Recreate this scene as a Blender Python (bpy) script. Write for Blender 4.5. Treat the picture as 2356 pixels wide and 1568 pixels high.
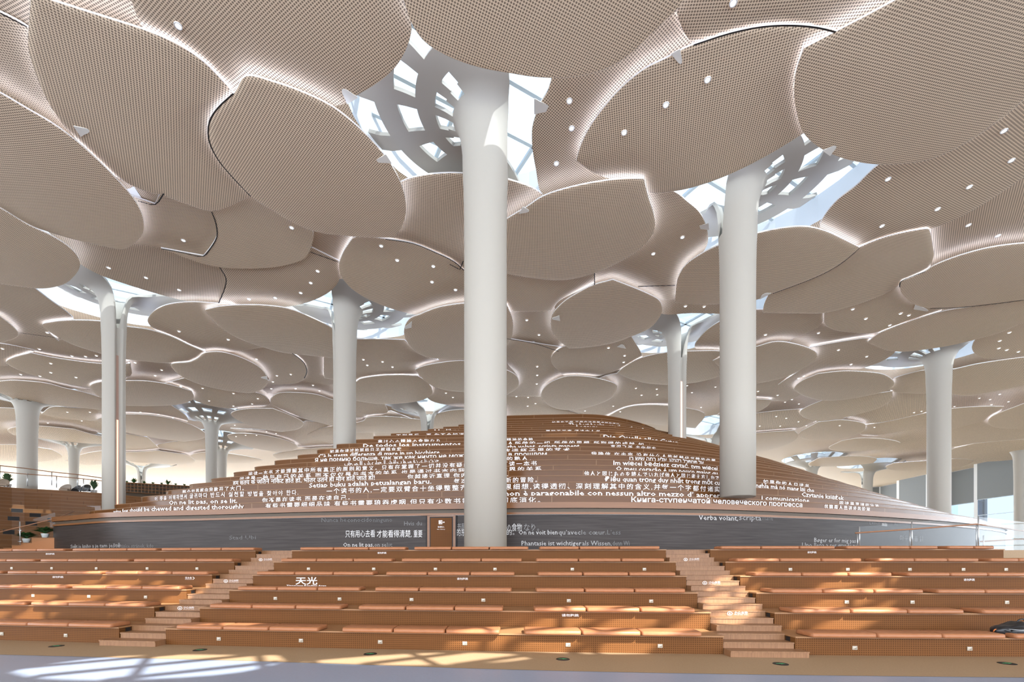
import bpy, bmesh, math, random
from mathutils import Vector, Matrix
from mathutils.geometry import delaunay_2d_cdt
from mathutils.bvhtree import BVHTree
for o in list(bpy.data.objects): bpy.data.objects.remove(o)
S = bpy.context.scene
COL = S.collection
PI = math.pi
random.seed(7)

# ------------------------------------------------------------------ camera
W, H = 2356, 1568
F = 1040.0            # focal length in pixels
CX, CY = 1178.0, 1293.0   # the horizon sits low in the frame: a shift lens held level
EYE = 2.223
cam = bpy.data.cameras.new('camera')
cam.sensor_width = 36.0
cam.lens = 36.0 * F / W
cam.shift_x = 0.0
cam.shift_y = (CY - H / 2) / W
cam.clip_end = 600
camo = bpy.data.objects.new('camera', cam)
camo.location = (0, 0, EYE)
camo.rotation_euler = (PI / 2, 0, 0)
COL.objects.link(camo)
S.camera = camo

# ------------------------------------------------------------------ daylight
SUN_ON = True
w = bpy.data.worlds.new('daylight')
S.world = w
w.use_nodes = True
bg = w.node_tree.nodes['Background']
bg.inputs[0].default_value = (0.84, 0.91, 1.0, 1)
bg.inputs[1].default_value = 5.0
SUN_V = (-0.12, 0.16, -0.18)     # from behind the camera on the right, about 42 degrees high
SUN_DIR = Vector(SUN_V).normalized()
sl = bpy.data.lights.new('sun', 'SUN')
sl.energy = 13.0
sl.angle = math.radians(0.35)
sl.color = (1.0, 0.94, 0.86)
so = bpy.data.objects.new('sun', sl)
so.rotation_euler = SUN_DIR.to_track_quat('-Z', 'Y').to_euler()
so.location = (20, -20, 60)
COL.objects.link(so)
S.view_settings.view_transform = 'Standard'
S.view_settings.look = 'None'
S.view_settings.exposure = 0.52
S.view_settings.gamma = 1.0
S.view_settings.use_curve_mapping = False
S.cycles.max_bounces = 10
S.cycles.diffuse_bounces = 6
S.cycles.transparent_max_bounces = 16
S.cycles.sample_clamp_indirect = 6.0

# ------------------------------------------------------------------ helpers
def P(x, y, z):
    "point of the place seen at photo pixel x, y that lies at height z"
    d = F * (z - EYE) / (CY - y)
    return Vector(((x - CX) / F * d, d, z))
def D(x, y, d):
    return Vector(((x - CX) / F * d, d, EYE + (CY - y) / F * d))
def px(v):
    return CX + F * v[0] / v[1]

def mat(name, col, rough=0.6, spec=0.4, emis=0.0, ecol=None, metal=0.0):
    m = bpy.data.materials.new(name)
    m.use_nodes = True
    b = m.node_tree.nodes['Principled BSDF']
    b.inputs['Base Color'].default_value = (*col, 1)
    b.inputs['Roughness'].default_value = rough
    b.inputs['Specular IOR Level'].default_value = spec
    b.inputs['Metallic'].default_value = metal
    if emis:
        b.inputs['Emission Color'].default_value = (*(ecol or col), 1)
        b.inputs['Emission Strength'].default_value = emis
    return m
def nodes(m):
    nt = m.node_tree
    def n(t, **kw):
        q = nt.nodes.new(t)
        for k, v in kw.items(): setattr(q, k, v)
        return q
    return nt, n, nt.links.new, nt.nodes['Principled BSDF']
def holes(nt, n, L, vec, pitch, rad, axes=(1, 1, 0), stagger=True):
    "mask that is 1 inside small round holes set on a staggered grid"
    out = []
    for sh in ((0, 0.5) if stagger else (0,)):
        a = n('ShaderNodeVectorMath', operation='MULTIPLY_ADD')
        L(vec, a.inputs[0])
        a.inputs[1].default_value = [q / pitch for q in axes]
        a.inputs[2].default_value = (sh, sh, sh)
        f = n('ShaderNodeVectorMath', operation='FRACTION'); L(a.outputs[0], f.inputs[0])
        s = n('ShaderNodeVectorMath', operation='SUBTRACT'); L(f.outputs[0], s.inputs[0]); s.inputs[1].default_value = (.5, .5, .5)
        k = n('ShaderNodeVectorMath', operation='MULTIPLY'); L(s.outputs[0], k.inputs[0]); k.inputs[1].default_value = axes
        l = n('ShaderNodeVectorMath', operation='LENGTH'); L(k.outputs[0], l.inputs[0])
        c = n('ShaderNodeMath', operation='LESS_THAN'); L(l.outputs['Value'], c.inputs[0]); c.inputs[1].default_value = rad
        out.append(c.outputs[0])
    if len(out) == 1: return out[0]
    mx = n('ShaderNodeMath', operation='MAXIMUM'); L(out[0], mx.inputs[0]); L(out[1], mx.inputs[1])
    return mx.outputs[0]
def mixcol(n, L, fac, a, b):
    q = n('ShaderNodeMix', data_type='RGBA')
    if fac is not None: L(fac, q.inputs[0])
    for i, c in ((6, a), (7, b)):
        if isinstance(c, tuple): q.inputs[i].default_value = (*c, 1)
        else: L(c, q.inputs[i])
    return q.outputs[2]
def dotted(name, col, hole, pitch, rad, axes, rough=.6, spec=.35, stagger=True, noise=0.06, stretch=(1, 1, 1)):
    m = mat(name, col, rough, spec)
    nt, n, L, b = nodes(m)
    tc = n('ShaderNodeTexCoord')
    h = holes(nt, n, L, tc.outputs['Object'], pitch, rad, axes, stagger)
    mp = n('ShaderNodeMapping'); L(tc.outputs['Object'], mp.inputs[0]); mp.inputs['Scale'].default_value = stretch
    nz = n('ShaderNodeTexNoise'); L(mp.outputs[0], nz.inputs['Vector']); nz.inputs['Scale'].default_value = 2.0; nz.inputs['Detail'].default_value = 4
    c2 = tuple(c * (1 - noise * 2.5) for c in col); c1 = tuple(min(1, c * (1 + noise * 2.5)) for c in col)
    base = mixcol(n, L, nz.outputs[0], c2, c1)
    L(mixcol(n, L, h, base, hole), b.inputs['Base Color'])
    return m
def board_joints(m, w_, z0, step, col):
    "thin upright joints between boards, shifted from one step to the next"
    nt, n, L, b = nodes(m)
    tc = n('ShaderNodeTexCoord'); sp = n('ShaderNodeSeparateXYZ'); L(tc.outputs['Object'], sp.inputs[0])
    a = n('ShaderNodeMath', operation='SUBTRACT'); L(sp.outputs[2], a.inputs[0]); a.inputs[1].default_value = z0
    d = n('ShaderNodeMath', operation='DIVIDE'); L(a.outputs[0], d.inputs[0]); d.inputs[1].default_value = step
    f = n('ShaderNodeMath', operation='FLOOR'); L(d.outputs[0], f.inputs[0])
    k = n('ShaderNodeMath', operation='MULTIPLY'); L(f.outputs[0], k.inputs[0]); k.inputs[1].default_value = .382
    x = n('ShaderNodeMath', operation='MULTIPLY_ADD'); L(sp.outputs[0], x.inputs[0]); x.inputs[1].default_value = 1 / w_; L(k.outputs[0], x.inputs[2])
    r = n('ShaderNodeMath', operation='FRACT'); L(x.outputs[0], r.inputs[0])
    c = n('ShaderNodeMath', operation='LESS_THAN'); L(r.outputs[0], c.inputs[0]); c.inputs[1].default_value = .035 / w_
    old = b.inputs['Base Color'].links[0].from_socket
    L(mixcol(n, L, c.outputs[0], old, col), b.inputs['Base Color'])
def grain(name, c1, c2, scale, stretch, rough=.5, spec=.4, bump=0.0):
    m = mat(name, c1, rough, spec)
    nt, n, L, b = nodes(m)
    tc = n('ShaderNodeTexCoord')
    mp = n('ShaderNodeMapping'); L(tc.outputs['Object'], mp.inputs[0]); mp.inputs['Scale'].default_value = stretch
    nz = n('ShaderNodeTexNoise'); L(mp.outputs[0], nz.inputs['Vector']); nz.inputs['Scale'].default_value = scale; nz.inputs['Detail'].default_value = 5
    r = n('ShaderNodeMapRange'); L(nz.outputs[0], r.inputs[0]); r.inputs[1].default_value = .3; r.inputs[2].default_value = .7
    L(mixcol(n, L, r.outputs[0], c1, c2), b.inputs['Base Color'])
    if bump:
        bp = n('ShaderNodeBump'); L(nz.outputs[0], bp.inputs['Height']); bp.inputs['Strength'].default_value = bump; bp.inputs['Distance'].default_value = .01
        L(bp.outputs[0], b.inputs['Normal'])
    return m
def glass(name, tint, refl=0.12):
    m = bpy.data.materials.new(name); m.use_nodes = True
    nt = m.node_tree; nt.nodes.clear()
    o = nt.nodes.new('ShaderNodeOutputMaterial'); mx = nt.nodes.new('ShaderNodeMixShader')
    t = nt.nodes.new('ShaderNodeBsdfTransparent'); g = nt.nodes.new('ShaderNodeBsdfGlossy')
    t.inputs[0].default_value = (*tint, 1); g.inputs['Roughness'].default_value = 0.02
    lw = nt.nodes.new('ShaderNodeLayerWeight'); lw.inputs[0].default_value = .15
    ml = nt.nodes.new('ShaderNodeMath'); ml.operation = 'MULTIPLY_ADD'; ml.inputs[1].default_value = .4; ml.inputs[2].default_value = refl * .4
    nt.links.new(lw.outputs['Fresnel'], ml.inputs[0])
    nt.links.new(ml.outputs[0], mx.inputs[0]); nt.links.new(t.outputs[0], mx.inputs[1]); nt.links.new(g.outputs[0], mx.inputs[2])
    nt.links.new(mx.outputs[0], o.inputs[0])
    return m

M = dict(
    panel=dotted('perforated_ceiling_panel', (.86, .69, .50), (.27, .195, .135), .135, .25, (1, 1, 0), .65, .3, True, .02),
    tongue=mat('white_tongue', (.92, .89, .82), .5),
    rim=mat('panel_rim_white', (.78, .73, .69), .55),
    ceil=dotted('perforated_ceiling', (.86, .69, .50), (.27, .195, .135), .135, .25, (1, 1, 0), .65, .3, True, .02),
    white=mat('white_plaster', (.435, .40, .345), .5, .3),
    shaftwhite=mat('shaft_white', (.66, .67, .68), .6, .3),
    cove=mat('cove_light', (.9, .9, .9), .5, .2, 10.5, (.56, .69, 1.0)),
    lens=mat('downlight_lens', (.9, .9, .9), .4, .2, 3.0, (1, .97, .93)),
    ring=mat('downlight_ring', (.82, .80, .78), .35, .5),
    salmon=mat('warm_light_strip', (.9, .55, .42), .5, .2, .8, (1, .55, .40)),
    lining=mat('pink_wood_lining', (.42, .27, .21), .5),
    groove=mat('column_groove_wood', (.40, .22, .13), .5),
    steel=mat('skylight_steel', (.50, .56, .60), .4, .5),
    glass=glass('clear_glass', (.94, .97, .98), .03),
    tinted=glass('tinted_facade_glass', (.12, .155, .20), .06),
    bouncefloor=grain('pale_bounce_floor', (.64, .61, .53), (.60, .57, .50), 4, (1, 1, 1), .4, .3),  # made pale so the added floor throws light up at the ceiling
    skyglass=glass('skylight_glass', (.20, .235, .27), .04),
    frontglass=glass('front_skylight_glass', (.90, .95, 1.0), .04),
    dark=mat('dark_recess', (.012, .010, .010), .6),
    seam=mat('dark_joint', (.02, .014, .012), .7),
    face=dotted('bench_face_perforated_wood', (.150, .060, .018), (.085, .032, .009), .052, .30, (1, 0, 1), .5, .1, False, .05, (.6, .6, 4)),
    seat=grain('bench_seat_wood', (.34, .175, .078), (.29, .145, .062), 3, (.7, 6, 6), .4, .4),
    step=grain('stair_oak', (.29, .145, .068), (.21, .10, .045), 5, (6, 6, .5), .45, .4),
    leather=grain('tan_leather', (.37, .150, .066), (.33, .130, .055), 7, (1, 1, 1), .38, .3, .08),
    hill=dotted('hill_perforated_oak', (.15, .062, .021), (.09, .036, .012), .07, .26, (1, 0, 1), .18, .2, False, .08, (.35, .35, 5)),
    hilltop=grain('hill_tread_oak', (.20, .088, .034), (.165, .07, .026), 2, (.4, 2, 2), .30, .3),
    fascia=grain('ledge_fascia', (.24, .105, .044), (.21, .09, .037), 2, (.3, .3, 5), .22, .3),
    nosing=mat('pale_oak_nosing', (.25, .13, .062), .4, .25),
    slot=mat('ledge_slot', (.10, .07, .045), .5),
    screen=grain('led_screen', (.066, .054, .05), (.036, .028, .025), 2.2, (.25, .25, 7), .36, .14),
    letter=mat('white_lettering', (.85, .80, .78), .5, .3, .15, (1, .95, .93)),  # printed letters, brightened by a faint glow of their own
    floor=grain('white_terrazzo', (.275, .33, .435), (.255, .305, .40), 18, (1, 1, 1), .28, .25),
    carpet=grain('beige_terrazzo', (.37, .25, .145), (.32, .21, .12), 30, (1, 1, 1), .55, .3),
    bank=grain('bank_oak', (.24, .108, .040), (.20, .088, .032), 2, (.3, .3, 4), .45, .2),
    brick=mat('stair_side_wood', (.40, .17, .07), .5),
    rail=mat('handrail_wood', (.30, .14, .07), .4),
    metal=mat('brushed_steel', (.62, .64, .66), .3, .5, 0, None, .8),
    pot=mat('white_pot', (.80, .80, .78), .4),
    leaf=grain('plant_leaf', (.045, .13, .03), (.02, .07, .018), 9, (1, 1, 1), .45, .4),
    black=mat('black_fabric', (.012, .012, .014), .35, .5),
    blind=mat('grey_roller_blind', (.20, .21, .21), .8),
    mull=mat('white_mullion', (.86, .87, .86), .4),
    plate=mat('socket_plate', (.40, .33, .25), .35, .4, 0, None, .3),
    sock=mat('socket_hole', (.03, .028, .026), .5),
    green=mat('green_arrow', (.03, .30, .12), .4, .4, .3),
    paper=mat('white_label', (.8, .78, .75), .5),
)

board_joints(M['hill'], 4.2, EYE + 2.94 - 2.7, .45, (.27, .15, .075))
board_joints(M['bank'], 5.0, 2.2 - 2.7, .46, (.14, .065, .025))
def mesh_obj(name, bm, m, parent=None, smooth=False, loc=None, rot=None):
    me = bpy.data.meshes.new(name)
    bm.to_mesh(me); bm.free()
    for q in (m if isinstance(m, (list, tuple)) else [m]): me.materials.append(M[q] if isinstance(q, str) else q)
    if smooth:
        for p in me.polygons: p.use_smooth = True
    o = bpy.data.objects.new(name, me)
    COL.objects.link(o)
    if parent is not None: o.parent = parent
    if loc is not None: o.location = loc
    if rot is not None: o.rotation_euler = rot
    return o
def tag(o, label=None, cat=None, group=None, kind=None):
    if label: o['label'] = label
    if cat: o['category'] = cat
    if group: o['group'] = group
    if kind: o['kind'] = kind
    return o
def empty(name, loc, label, cat, group=None, rz=0, kind='thing'):
    o = bpy.data.objects.new(name, None)
    o.empty_display_size = .2
    COL.objects.link(o)
    o.location = loc; o.rotation_euler = (0, 0, rz)
    return tag(o, label, cat, group, kind)
def local(o, v):
    v = Vector(v)
    return v - o.location
def copy_tree(o, parent=None):
    c = o.copy(); COL.objects.link(c)
    if parent is not None: c.parent = parent
    for ch in list(o.children): copy_tree(ch, c)
    return c
def box(bm, a, b, mi=0):
    x0, y0, z0 = a; x1, y1, z1 = b
    v = [bm.verts.new(q) for q in ((x0, y0, z0), (x1, y0, z0), (x1, y1, z0), (x0, y1, z0), (x0, y0, z1), (x1, y0, z1), (x1, y1, z1), (x0, y1, z1))]
    for f in ((3, 2, 1, 0), (4, 5, 6, 7), (0, 1, 5, 4), (1, 2, 6, 5), (2, 3, 7, 6), (3, 0, 4, 7)):
        bm.faces.new([v[i] for i in f]).material_index = mi
def tube(bm, pts, r, n=8, mi=0, caps=True):
    pts = [Vector(p) for p in pts]
    rings = []
    for i, p in enumerate(pts):
        t = (pts[min(i + 1, len(pts) - 1)] - pts[max(i - 1, 0)]).normalized()
        up = Vector((0, 0, 1)) if abs(t.z) < .95 else Vector((1, 0, 0))
        a = t.cross(up).normalized(); b = a.cross(t)
        rr = r[i] if isinstance(r, (list, tuple)) else r
        rings.append([bm.verts.new(p + a * math.cos(2 * PI * k / n) * rr + b * math.sin(2 * PI * k / n) * rr) for k in range(n)])
    for A, B in zip(rings, rings[1:]):
        for k in range(n): bm.faces.new((A[k], A[(k + 1) % n], B[(k + 1) % n], B[k])).material_index = mi
    if caps:
        bm.faces.new(rings[0][::-1]).material_index = mi; bm.faces.new(rings[-1]).material_index = mi
def spline(pts, sub=4, closed=True, corner=52):
    "smooth curve through the points; sharp turns stay sharp"
    pts = [Vector(p) for p in pts]; n = len(pts); out = []
    def is_c(i):
        if not closed and (i == 0 or i == n - 1): return True
        a = pts[i] - pts[i - 1]; b = pts[(i + 1) % n] - pts[i]
        if a.length < 1e-9 or b.length < 1e-9: return True
        return math.degrees(a.angle(b)) > corner
    for i in range(n if closed else n - 1):
        p1, p2 = pts[i], pts[(i + 1) % n]
        p0 = pts[i - 1] if not is_c(i) else p1 * 2 - p2
        p3 = pts[(i + 2) % n] if not is_c((i + 1) % n) else p2 * 2 - p1
        def tj(ta, a, b): return ta + max((b - a).length, 1e-6) ** .5
        t0 = 0; t1 = tj(t0, p0, p1); t2 = tj(t1, p1, p2); t3 = tj(t2, p2, p3)
        for s in range(sub):
            t = t1 + (t2 - t1) * s / sub
            A1 = p0 * ((t1 - t) / (t1 - t0)) + p1 * ((t - t0) / (t1 - t0))
            A2 = p1 * ((t2 - t) / (t2 - t1)) + p2 * ((t - t1) / (t2 - t1))
            A3 = p2 * ((t3 - t) / (t3 - t2)) + p3 * ((t - t2) / (t3 - t2))
            B1 = A1 * ((t2 - t) / (t2 - t0)) + A2 * ((t - t0) / (t2 - t0))
            B2 = A2 * ((t3 - t) / (t3 - t1)) + A3 * ((t - t1) / (t3 - t1))
            out.append(B1 * ((t2 - t) / (t2 - t1)) + B2 * ((t - t1) / (t2 - t1)))
    if not closed: out.append(pts[-1])
    return out
def interp(xs, ys, x):
    if x <= xs[0]: return ys[0] + (x - xs[0]) * (ys[1] - ys[0]) / (xs[1] - xs[0])
    for i in range(len(xs) - 1):
        if x <= xs[i + 1]: return ys[i] + (x - xs[i]) * (ys[i + 1] - ys[i]) / (xs[i + 1] - xs[i])
    return ys[-1] + (x - xs[-1]) * (ys[-1] - ys[-2]) / (xs[-1] - xs[-2])
def area2(p):
    return sum(p[i - 1][0] * p[i][1] - p[i][0] * p[i - 1][1] for i in range(len(p))) / 2
def inside(p, poly):
    c = False; x, y = p[0], p[1]
    for i in range(len(poly)):
        a, b = poly[i - 1], poly[i]
        if (a[1] > y) != (b[1] > y) and x < (b[0] - a[0]) * (y - a[1]) / (b[1] - a[1]) + a[0]: c = not c
    return c
def fill(outer, holes_=()):
    "triangles of a polygon with holes in plan"
    vs, es = [], []
    for loop in (outer, *holes_):
        k = len(vs); n = len(loop)
        vs += [Vector((q[0], q[1])) for q in loop]
        es += [(k + i, k + (i + 1) % n) for i in range(n)]
    V, E, T, *_ = delaunay_2d_cdt(vs, es, [], 0, 1e-5)
    ok = []
    for t in T:
        c = (V[t[0]] + V[t[1]] + V[t[2]]) / 3
        if inside(c, outer) and not any(inside(c, h) for h in holes_): ok.append(t)
    return V, ok
_dg = None
def glyphs(body, spacing=1.0, bold=0.0, res=2):
    "outline letters as a flat mesh: vertices and faces, em = 1"
    c = bpy.data.curves.new('lettering', 'FONT'); c.body = body; c.space_character = spacing; c.resolution_u = res; c.offset = bold
    o = bpy.data.objects.new('lettering', c); COL.objects.link(o)
    dg = bpy.context.evaluated_depsgraph_get()
    me = bpy.data.meshes.new_from_object(o.evaluated_get(dg))
    vs = [v.co.copy() for v in me.vertices]; fs = [tuple(p.vertices) for p in me.polygons]
    bpy.data.objects.remove(o); bpy.data.curves.remove(c); bpy.data.meshes.remove(me)
    return vs, fs
# ------------------------------------------------------------------ columns: photo x, distance, radius, foot height, open side (deg), half width of the opening
ZC = 21.0
COLUMNS = [
 ('middle', 1117, 20.0, .94, 2.7, 4, 66, 'tall white column in the middle, standing in front of the dark screen wall', 'tall middle column'),
 ('slope', 1697, 23.6, .855, 5.62, 178, 66, 'thick white column rising from the lowest steps of the brown hill, bare to its foot', 'column on the hill steps'),
 ('groove', 262, 33.0, .66, 5.1, -22, 46, 'white column with a glowing groove behind the left end of the hill', 'grooved column'),
 ('side', 793, 34.8, .83, 8.6, -145, 50, 'white column rising out of the left shoulder of the brown hill', 'hill shoulder column'),
 ('top', 1558, 38.0, .72, 9.6, -67, 44, 'white column with a broad pink light band near the top of the hill', 'pink-banded column'),
 ('far side', 2160, 42.5, .86, 0, 0, 60, 'bare white column behind the right end of the hill, in front of the windows', 'column before the windows'),
 ('terrace', 63, 53.7, .88, 10.2, 100, 50, 'thick white column on the upper terrace at the far left edge', 'thick terrace column'),
 ('hall', 487, 61.0, .68, 0, 100, 50, 'slim white column with slotted top behind the left hill slope, nearer of two', 'slim slotted column'),
 ('pair', 511, 75.7, .62, 0, 100, 50, 'slim white column standing just behind another slim one, left of the hill', 'rear slim column'),
 ('railing', 170, 73.7, .60, 0, 100, 50, 'slim white column behind the terrace railing, between a thick column and a grooved one', 'slim railing column'),
 ('shelf', 326, 90.0, .56, 0, -60, 44, 'small far white column with a split top above the planted bookshelf', 'small split column'),
 ('crest', 983, 57.0, .70, 0, -62, 46, 'white column top showing just above the left crest of the hill', 'crest column'),
 ('behind', 1640, 68.6, .70, 0, -150, 50, 'white column top half hidden behind the thick column on the hill steps', 'half-hidden column'),
 ('ridge', 1868, 90.0, .80, 0, 90, 50, 'small white column top peeping over the right ridge of the hill', 'small ridge column'),
 ('window', 1995, 95.0, .90, 0, 170, 50, 'far white column left of the bare column, over the right hill ridge', 'far ridge column'),
 ('edge', 2345, 76.6, .66, 0, 20, 50, 'white column at the right edge beside the tall windows', 'right edge column'),
]
CPOS = {}
def build_column(key, x, d, R, z0, cut, cw, label, short):
    X = (x - CX) / F * d
    CPOS[key] = (X, d)
    root = empty('column', (X, d, z0), label, 'column')
    zf = (21.15 if d < 50 else 20.5) - z0
    n = 120; st = 2 * PI / n
    cutr = math.radians(cut)
    grooved = key in ('groove', 'side', 'top', 'shelf', 'crest')
    far = d > 50
    low = [(0, 0), (0.5 * (zf - 5), 0), (zf - 5, 0), (zf - 3.6, .01), (zf - 2.6, .03), (zf - 1.9, .06)]
    up = [(zf - 1.9, .06), (zf - .95, .08), (zf - .25, .16), (zf + .25, .32), (zf + .55, .5), (zf + .72, .85), (zf + .88, 1.28), (zf + 1.02, 1.7), (zf + 1.15, 2.1), (zf + 1.28, 2.55), (zf + 1.38, 3.0), (zf + 1.5, 4.0), (zf + 1.72, 4.6), (zf + 2.1, 5.3)]
    def rad(a, off):
        da = abs((a - cutr + PI) % (2 * PI) - PI)
        notch = max(0.0, 1 - da / math.radians(22))
        return R * (1 - (.42 if grooved else 0) * min(1, notch * 1.6)) + off
    bm = bmesh.new(); rings = []
    for z, off in low:
        rings.append([bm.verts.new((math.cos(i * st) * rad(i * st, off), math.sin(i * st) * rad(i * st, off), z)) for i in range(n)])
    for A, B in zip(rings, rings[1:]):
        for i in range(n): bm.faces.new((A[i], A[(i + 1) % n], B[(i + 1) % n], B[i]))
    bm.faces.new(rings[0][::-1])
    mesh_obj('shaft', bm, 'white', root, True)
    bm = bmesh.new(); rings = []; angs = []
    cwr = math.radians(cw); N = 96
    for s, (z, off) in enumerate(up):
        nw = cwr * min(1, .2 + .8 * s / 6)
        an = [cutr + nw + (2 * PI - 2 * nw) * t / N for t in range(N + 1)]
        angs.append(an)
        rings.append([bm.verts.new((math.cos(a) * rad(a, off), math.sin(a) * rad(a, off), z)) for a in an])
    for s, (A, B) in enumerate(zip(rings, rings[1:])):
        win_in = up[s][1] >= .49 and up[s + 1][1] <= 1.29
        win_out = up[s][1] >= 2.09 and up[s + 1][1] <= 3.01
        win_rim = up[s][1] >= 3.85
        for i in range(N):
            e = abs(angs[s][i] + angs[s][i + 1] - 2 * cutr - 2 * PI) / 2 * 180 / PI
            if (win_in or win_out) and (abs(e - 14.5) < 8.6 or abs(e - 43.5) < 8.6): continue
            if win_rim and not (e < 4 or abs(e - 29) < 5 or abs(e - 62) < 6): continue
            bm.faces.new((A[i], A[i + 1], B[i + 1], B[i]))
    loose = [v for v in bm.verts if not v.link_faces]
    for v in loose: bm.verts.remove(v)
    c = mesh_obj('canopy', bm, 'white', root, True)
    vg = c.vertex_groups.new(name='shell'); vg.add([v.index for v in c.data.vertices if v.co.z > zf - 1.5], 1.0, 'REPLACE')
    md = c.modifiers.new('thickness', 'SOLIDIFY'); md.thickness = .16; md.offset = -1.0; md.vertex_group = 'shell'
    me = bpy.data.meshes.new_from_object(c.evaluated_get(bpy.context.evaluated_depsgraph_get()))
    c.modifiers.clear(); c.data = me
    for p_ in me.polygons: p_.use_smooth = True
    me.set_sharp_from_angle(angle=math.radians(38))
    if key in ('groove', 'side', 'top', 'shelf', 'crest'):
        p = Vector((math.cos(cutr), math.sin(cutr), 0)); q = Vector((-math.sin(cutr), math.cos(cutr), 0))
        for nm, r0, w2, m_, a0 in (('groove_lining', R * .60 + .03, R * .24, 'lining', .3), ('light_strip', R * .60 + .05, .13 if key == 'top' else .05, 'salmon', .3 if key in ('top', 'side') else (zf - 4) * .03)):
            bm = bmesh.new()
            z1_ = zf - 3.9 if nm == 'groove_lining' or key in ('top', 'side') else (zf - 4) * .62
            vs = [bm.verts.new(p * (r0 + dr) + q * sg * w2 + Vector((0, 0, z))) for dr in (0, -.06) for z in (a0, z1_) for sg in (-1, 1)]
            for f in ((0, 1, 3, 2), (4, 6, 7, 5), (0, 2, 6, 4), (1, 5, 7, 3), (0, 4, 5, 1), (2, 3, 7, 6)): bm.faces.new([vs[t] for t in f])
            bmesh.ops.recalc_face_normals(bm, faces=bm.faces)
            tag(mesh_obj(nm, bm, m_, root), 'glowing pink light strip' if nm == 'light_strip' else 'pinkish wood lining of the groove')
    return root
for c in COLUMNS: build_column(*c)

# ------------------------------------------------------------------ ceiling: backing with skylight holes
ZB = 23.0
def circle(x, y, r, n=36): return [(x + math.cos(2 * PI * i / n) * r, y + math.sin(2 * PI * i / n) * r) for i in range(n)]
HOLES = []
for (key, x, d, R, *_r) in COLUMNS:
    sx, sy = {'slope': (.9, .5), 'groove': (-1.2, -.6)}.get(key, (0, 0))
    HOLES.append((key, circle(CPOS[key][0] + sx, CPOS[key][1] + sy, {'slope': 6.9, 'groove': 7.6, 'side': 7.2, 'top': 6.9}.get(key, 6.3 if d < 45 else 5.2))))
def sun_shift(poly, z=ZB):
    t = z / .18
    return [(a - SUN_V[0] * t, b - SUN_V[1] * t) for a, b in poly]
PATCH = [
 [(-10.6, 9.3), (-9.3, 10.7), (-5.6, 10.8), (-4.9, 9.9), (-5.4, 8.9), (-7.2, 8.35), (-9.0, 8.5)],
 [(-14.5, 8.8), (-12.4, 9.9), (-11.9, 9.2), (-12.2, 8.4), (-14.0, 7.6)],
 [(-5.0, 9.9), (-3.6, 10.6), (-1.8, 11.1), (.1, 10.9), (.8, 10.4), (.0, 9.9), (-2.0, 9.55)],
 [(-1.9, 11.3), (-1.2, 12.4), (.2, 13.2), (2.4, 13.8), (4.6, 13.5), (5.1, 12.0), (4.2, 11.0), (2.2, 10.75), (.2, 11.1)],
 [(4.9, 12.6), (4.9, 14.4), (5.6, 16.3), (6.9, 17.8), (7.4, 17.0), (6.8, 14.8), (6.3, 12.9), (5.6, 12.1)],
 [(6.9, 11.9), (7.2, 13.4), (8.6, 15.4), (9.8, 17.0), (11.2, 17.2), (10.9, 15.0), (9.9, 12.9), (8.4, 11.6)],
 [(-17.5, 14.0), (-14.7, 13.6), (-13.4, 15.2), (-13.2, 17.6), (-15.5, 18.6), (-18.0, 16.8)],
 [(-12.7, 13.8), (-11.6, 14.0), (-10.9, 15.6), (-11.4, 17.2), (-12.4, 16.4)],
 [(-9.4, 12.4), (-7.2, 12.2), (-6.8, 13.0), (-8.6, 13.4)],
]
for i, p in enumerate(PATCH):
    HOLES.append(('front', [tuple(v) for v in spline([(a, b, 0) for a, b in sun_shift(p)], 4)]))
V, T = fill([(-150, -34), (150, -34), (150, 140), (-150, 140)], [[(a[0], a[1]) for a in h] for k, h in HOLES])
bm = bmesh.new()
vs = [bm.verts.new((v.x, v.y, ZB)) for v in V]
for t in T:
    f = bm.faces.new([vs[i] for i in t])
    if f.normal.z > 0: f.normal_flip()
bmesh.ops.recalc_face_normals(bm, faces=bm.faces)
ceil = tag(mesh_obj('ceiling', bm, 'ceil'), 'perforated beige upper ceiling above the overlapping leaf panels', kind='structure')

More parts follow.
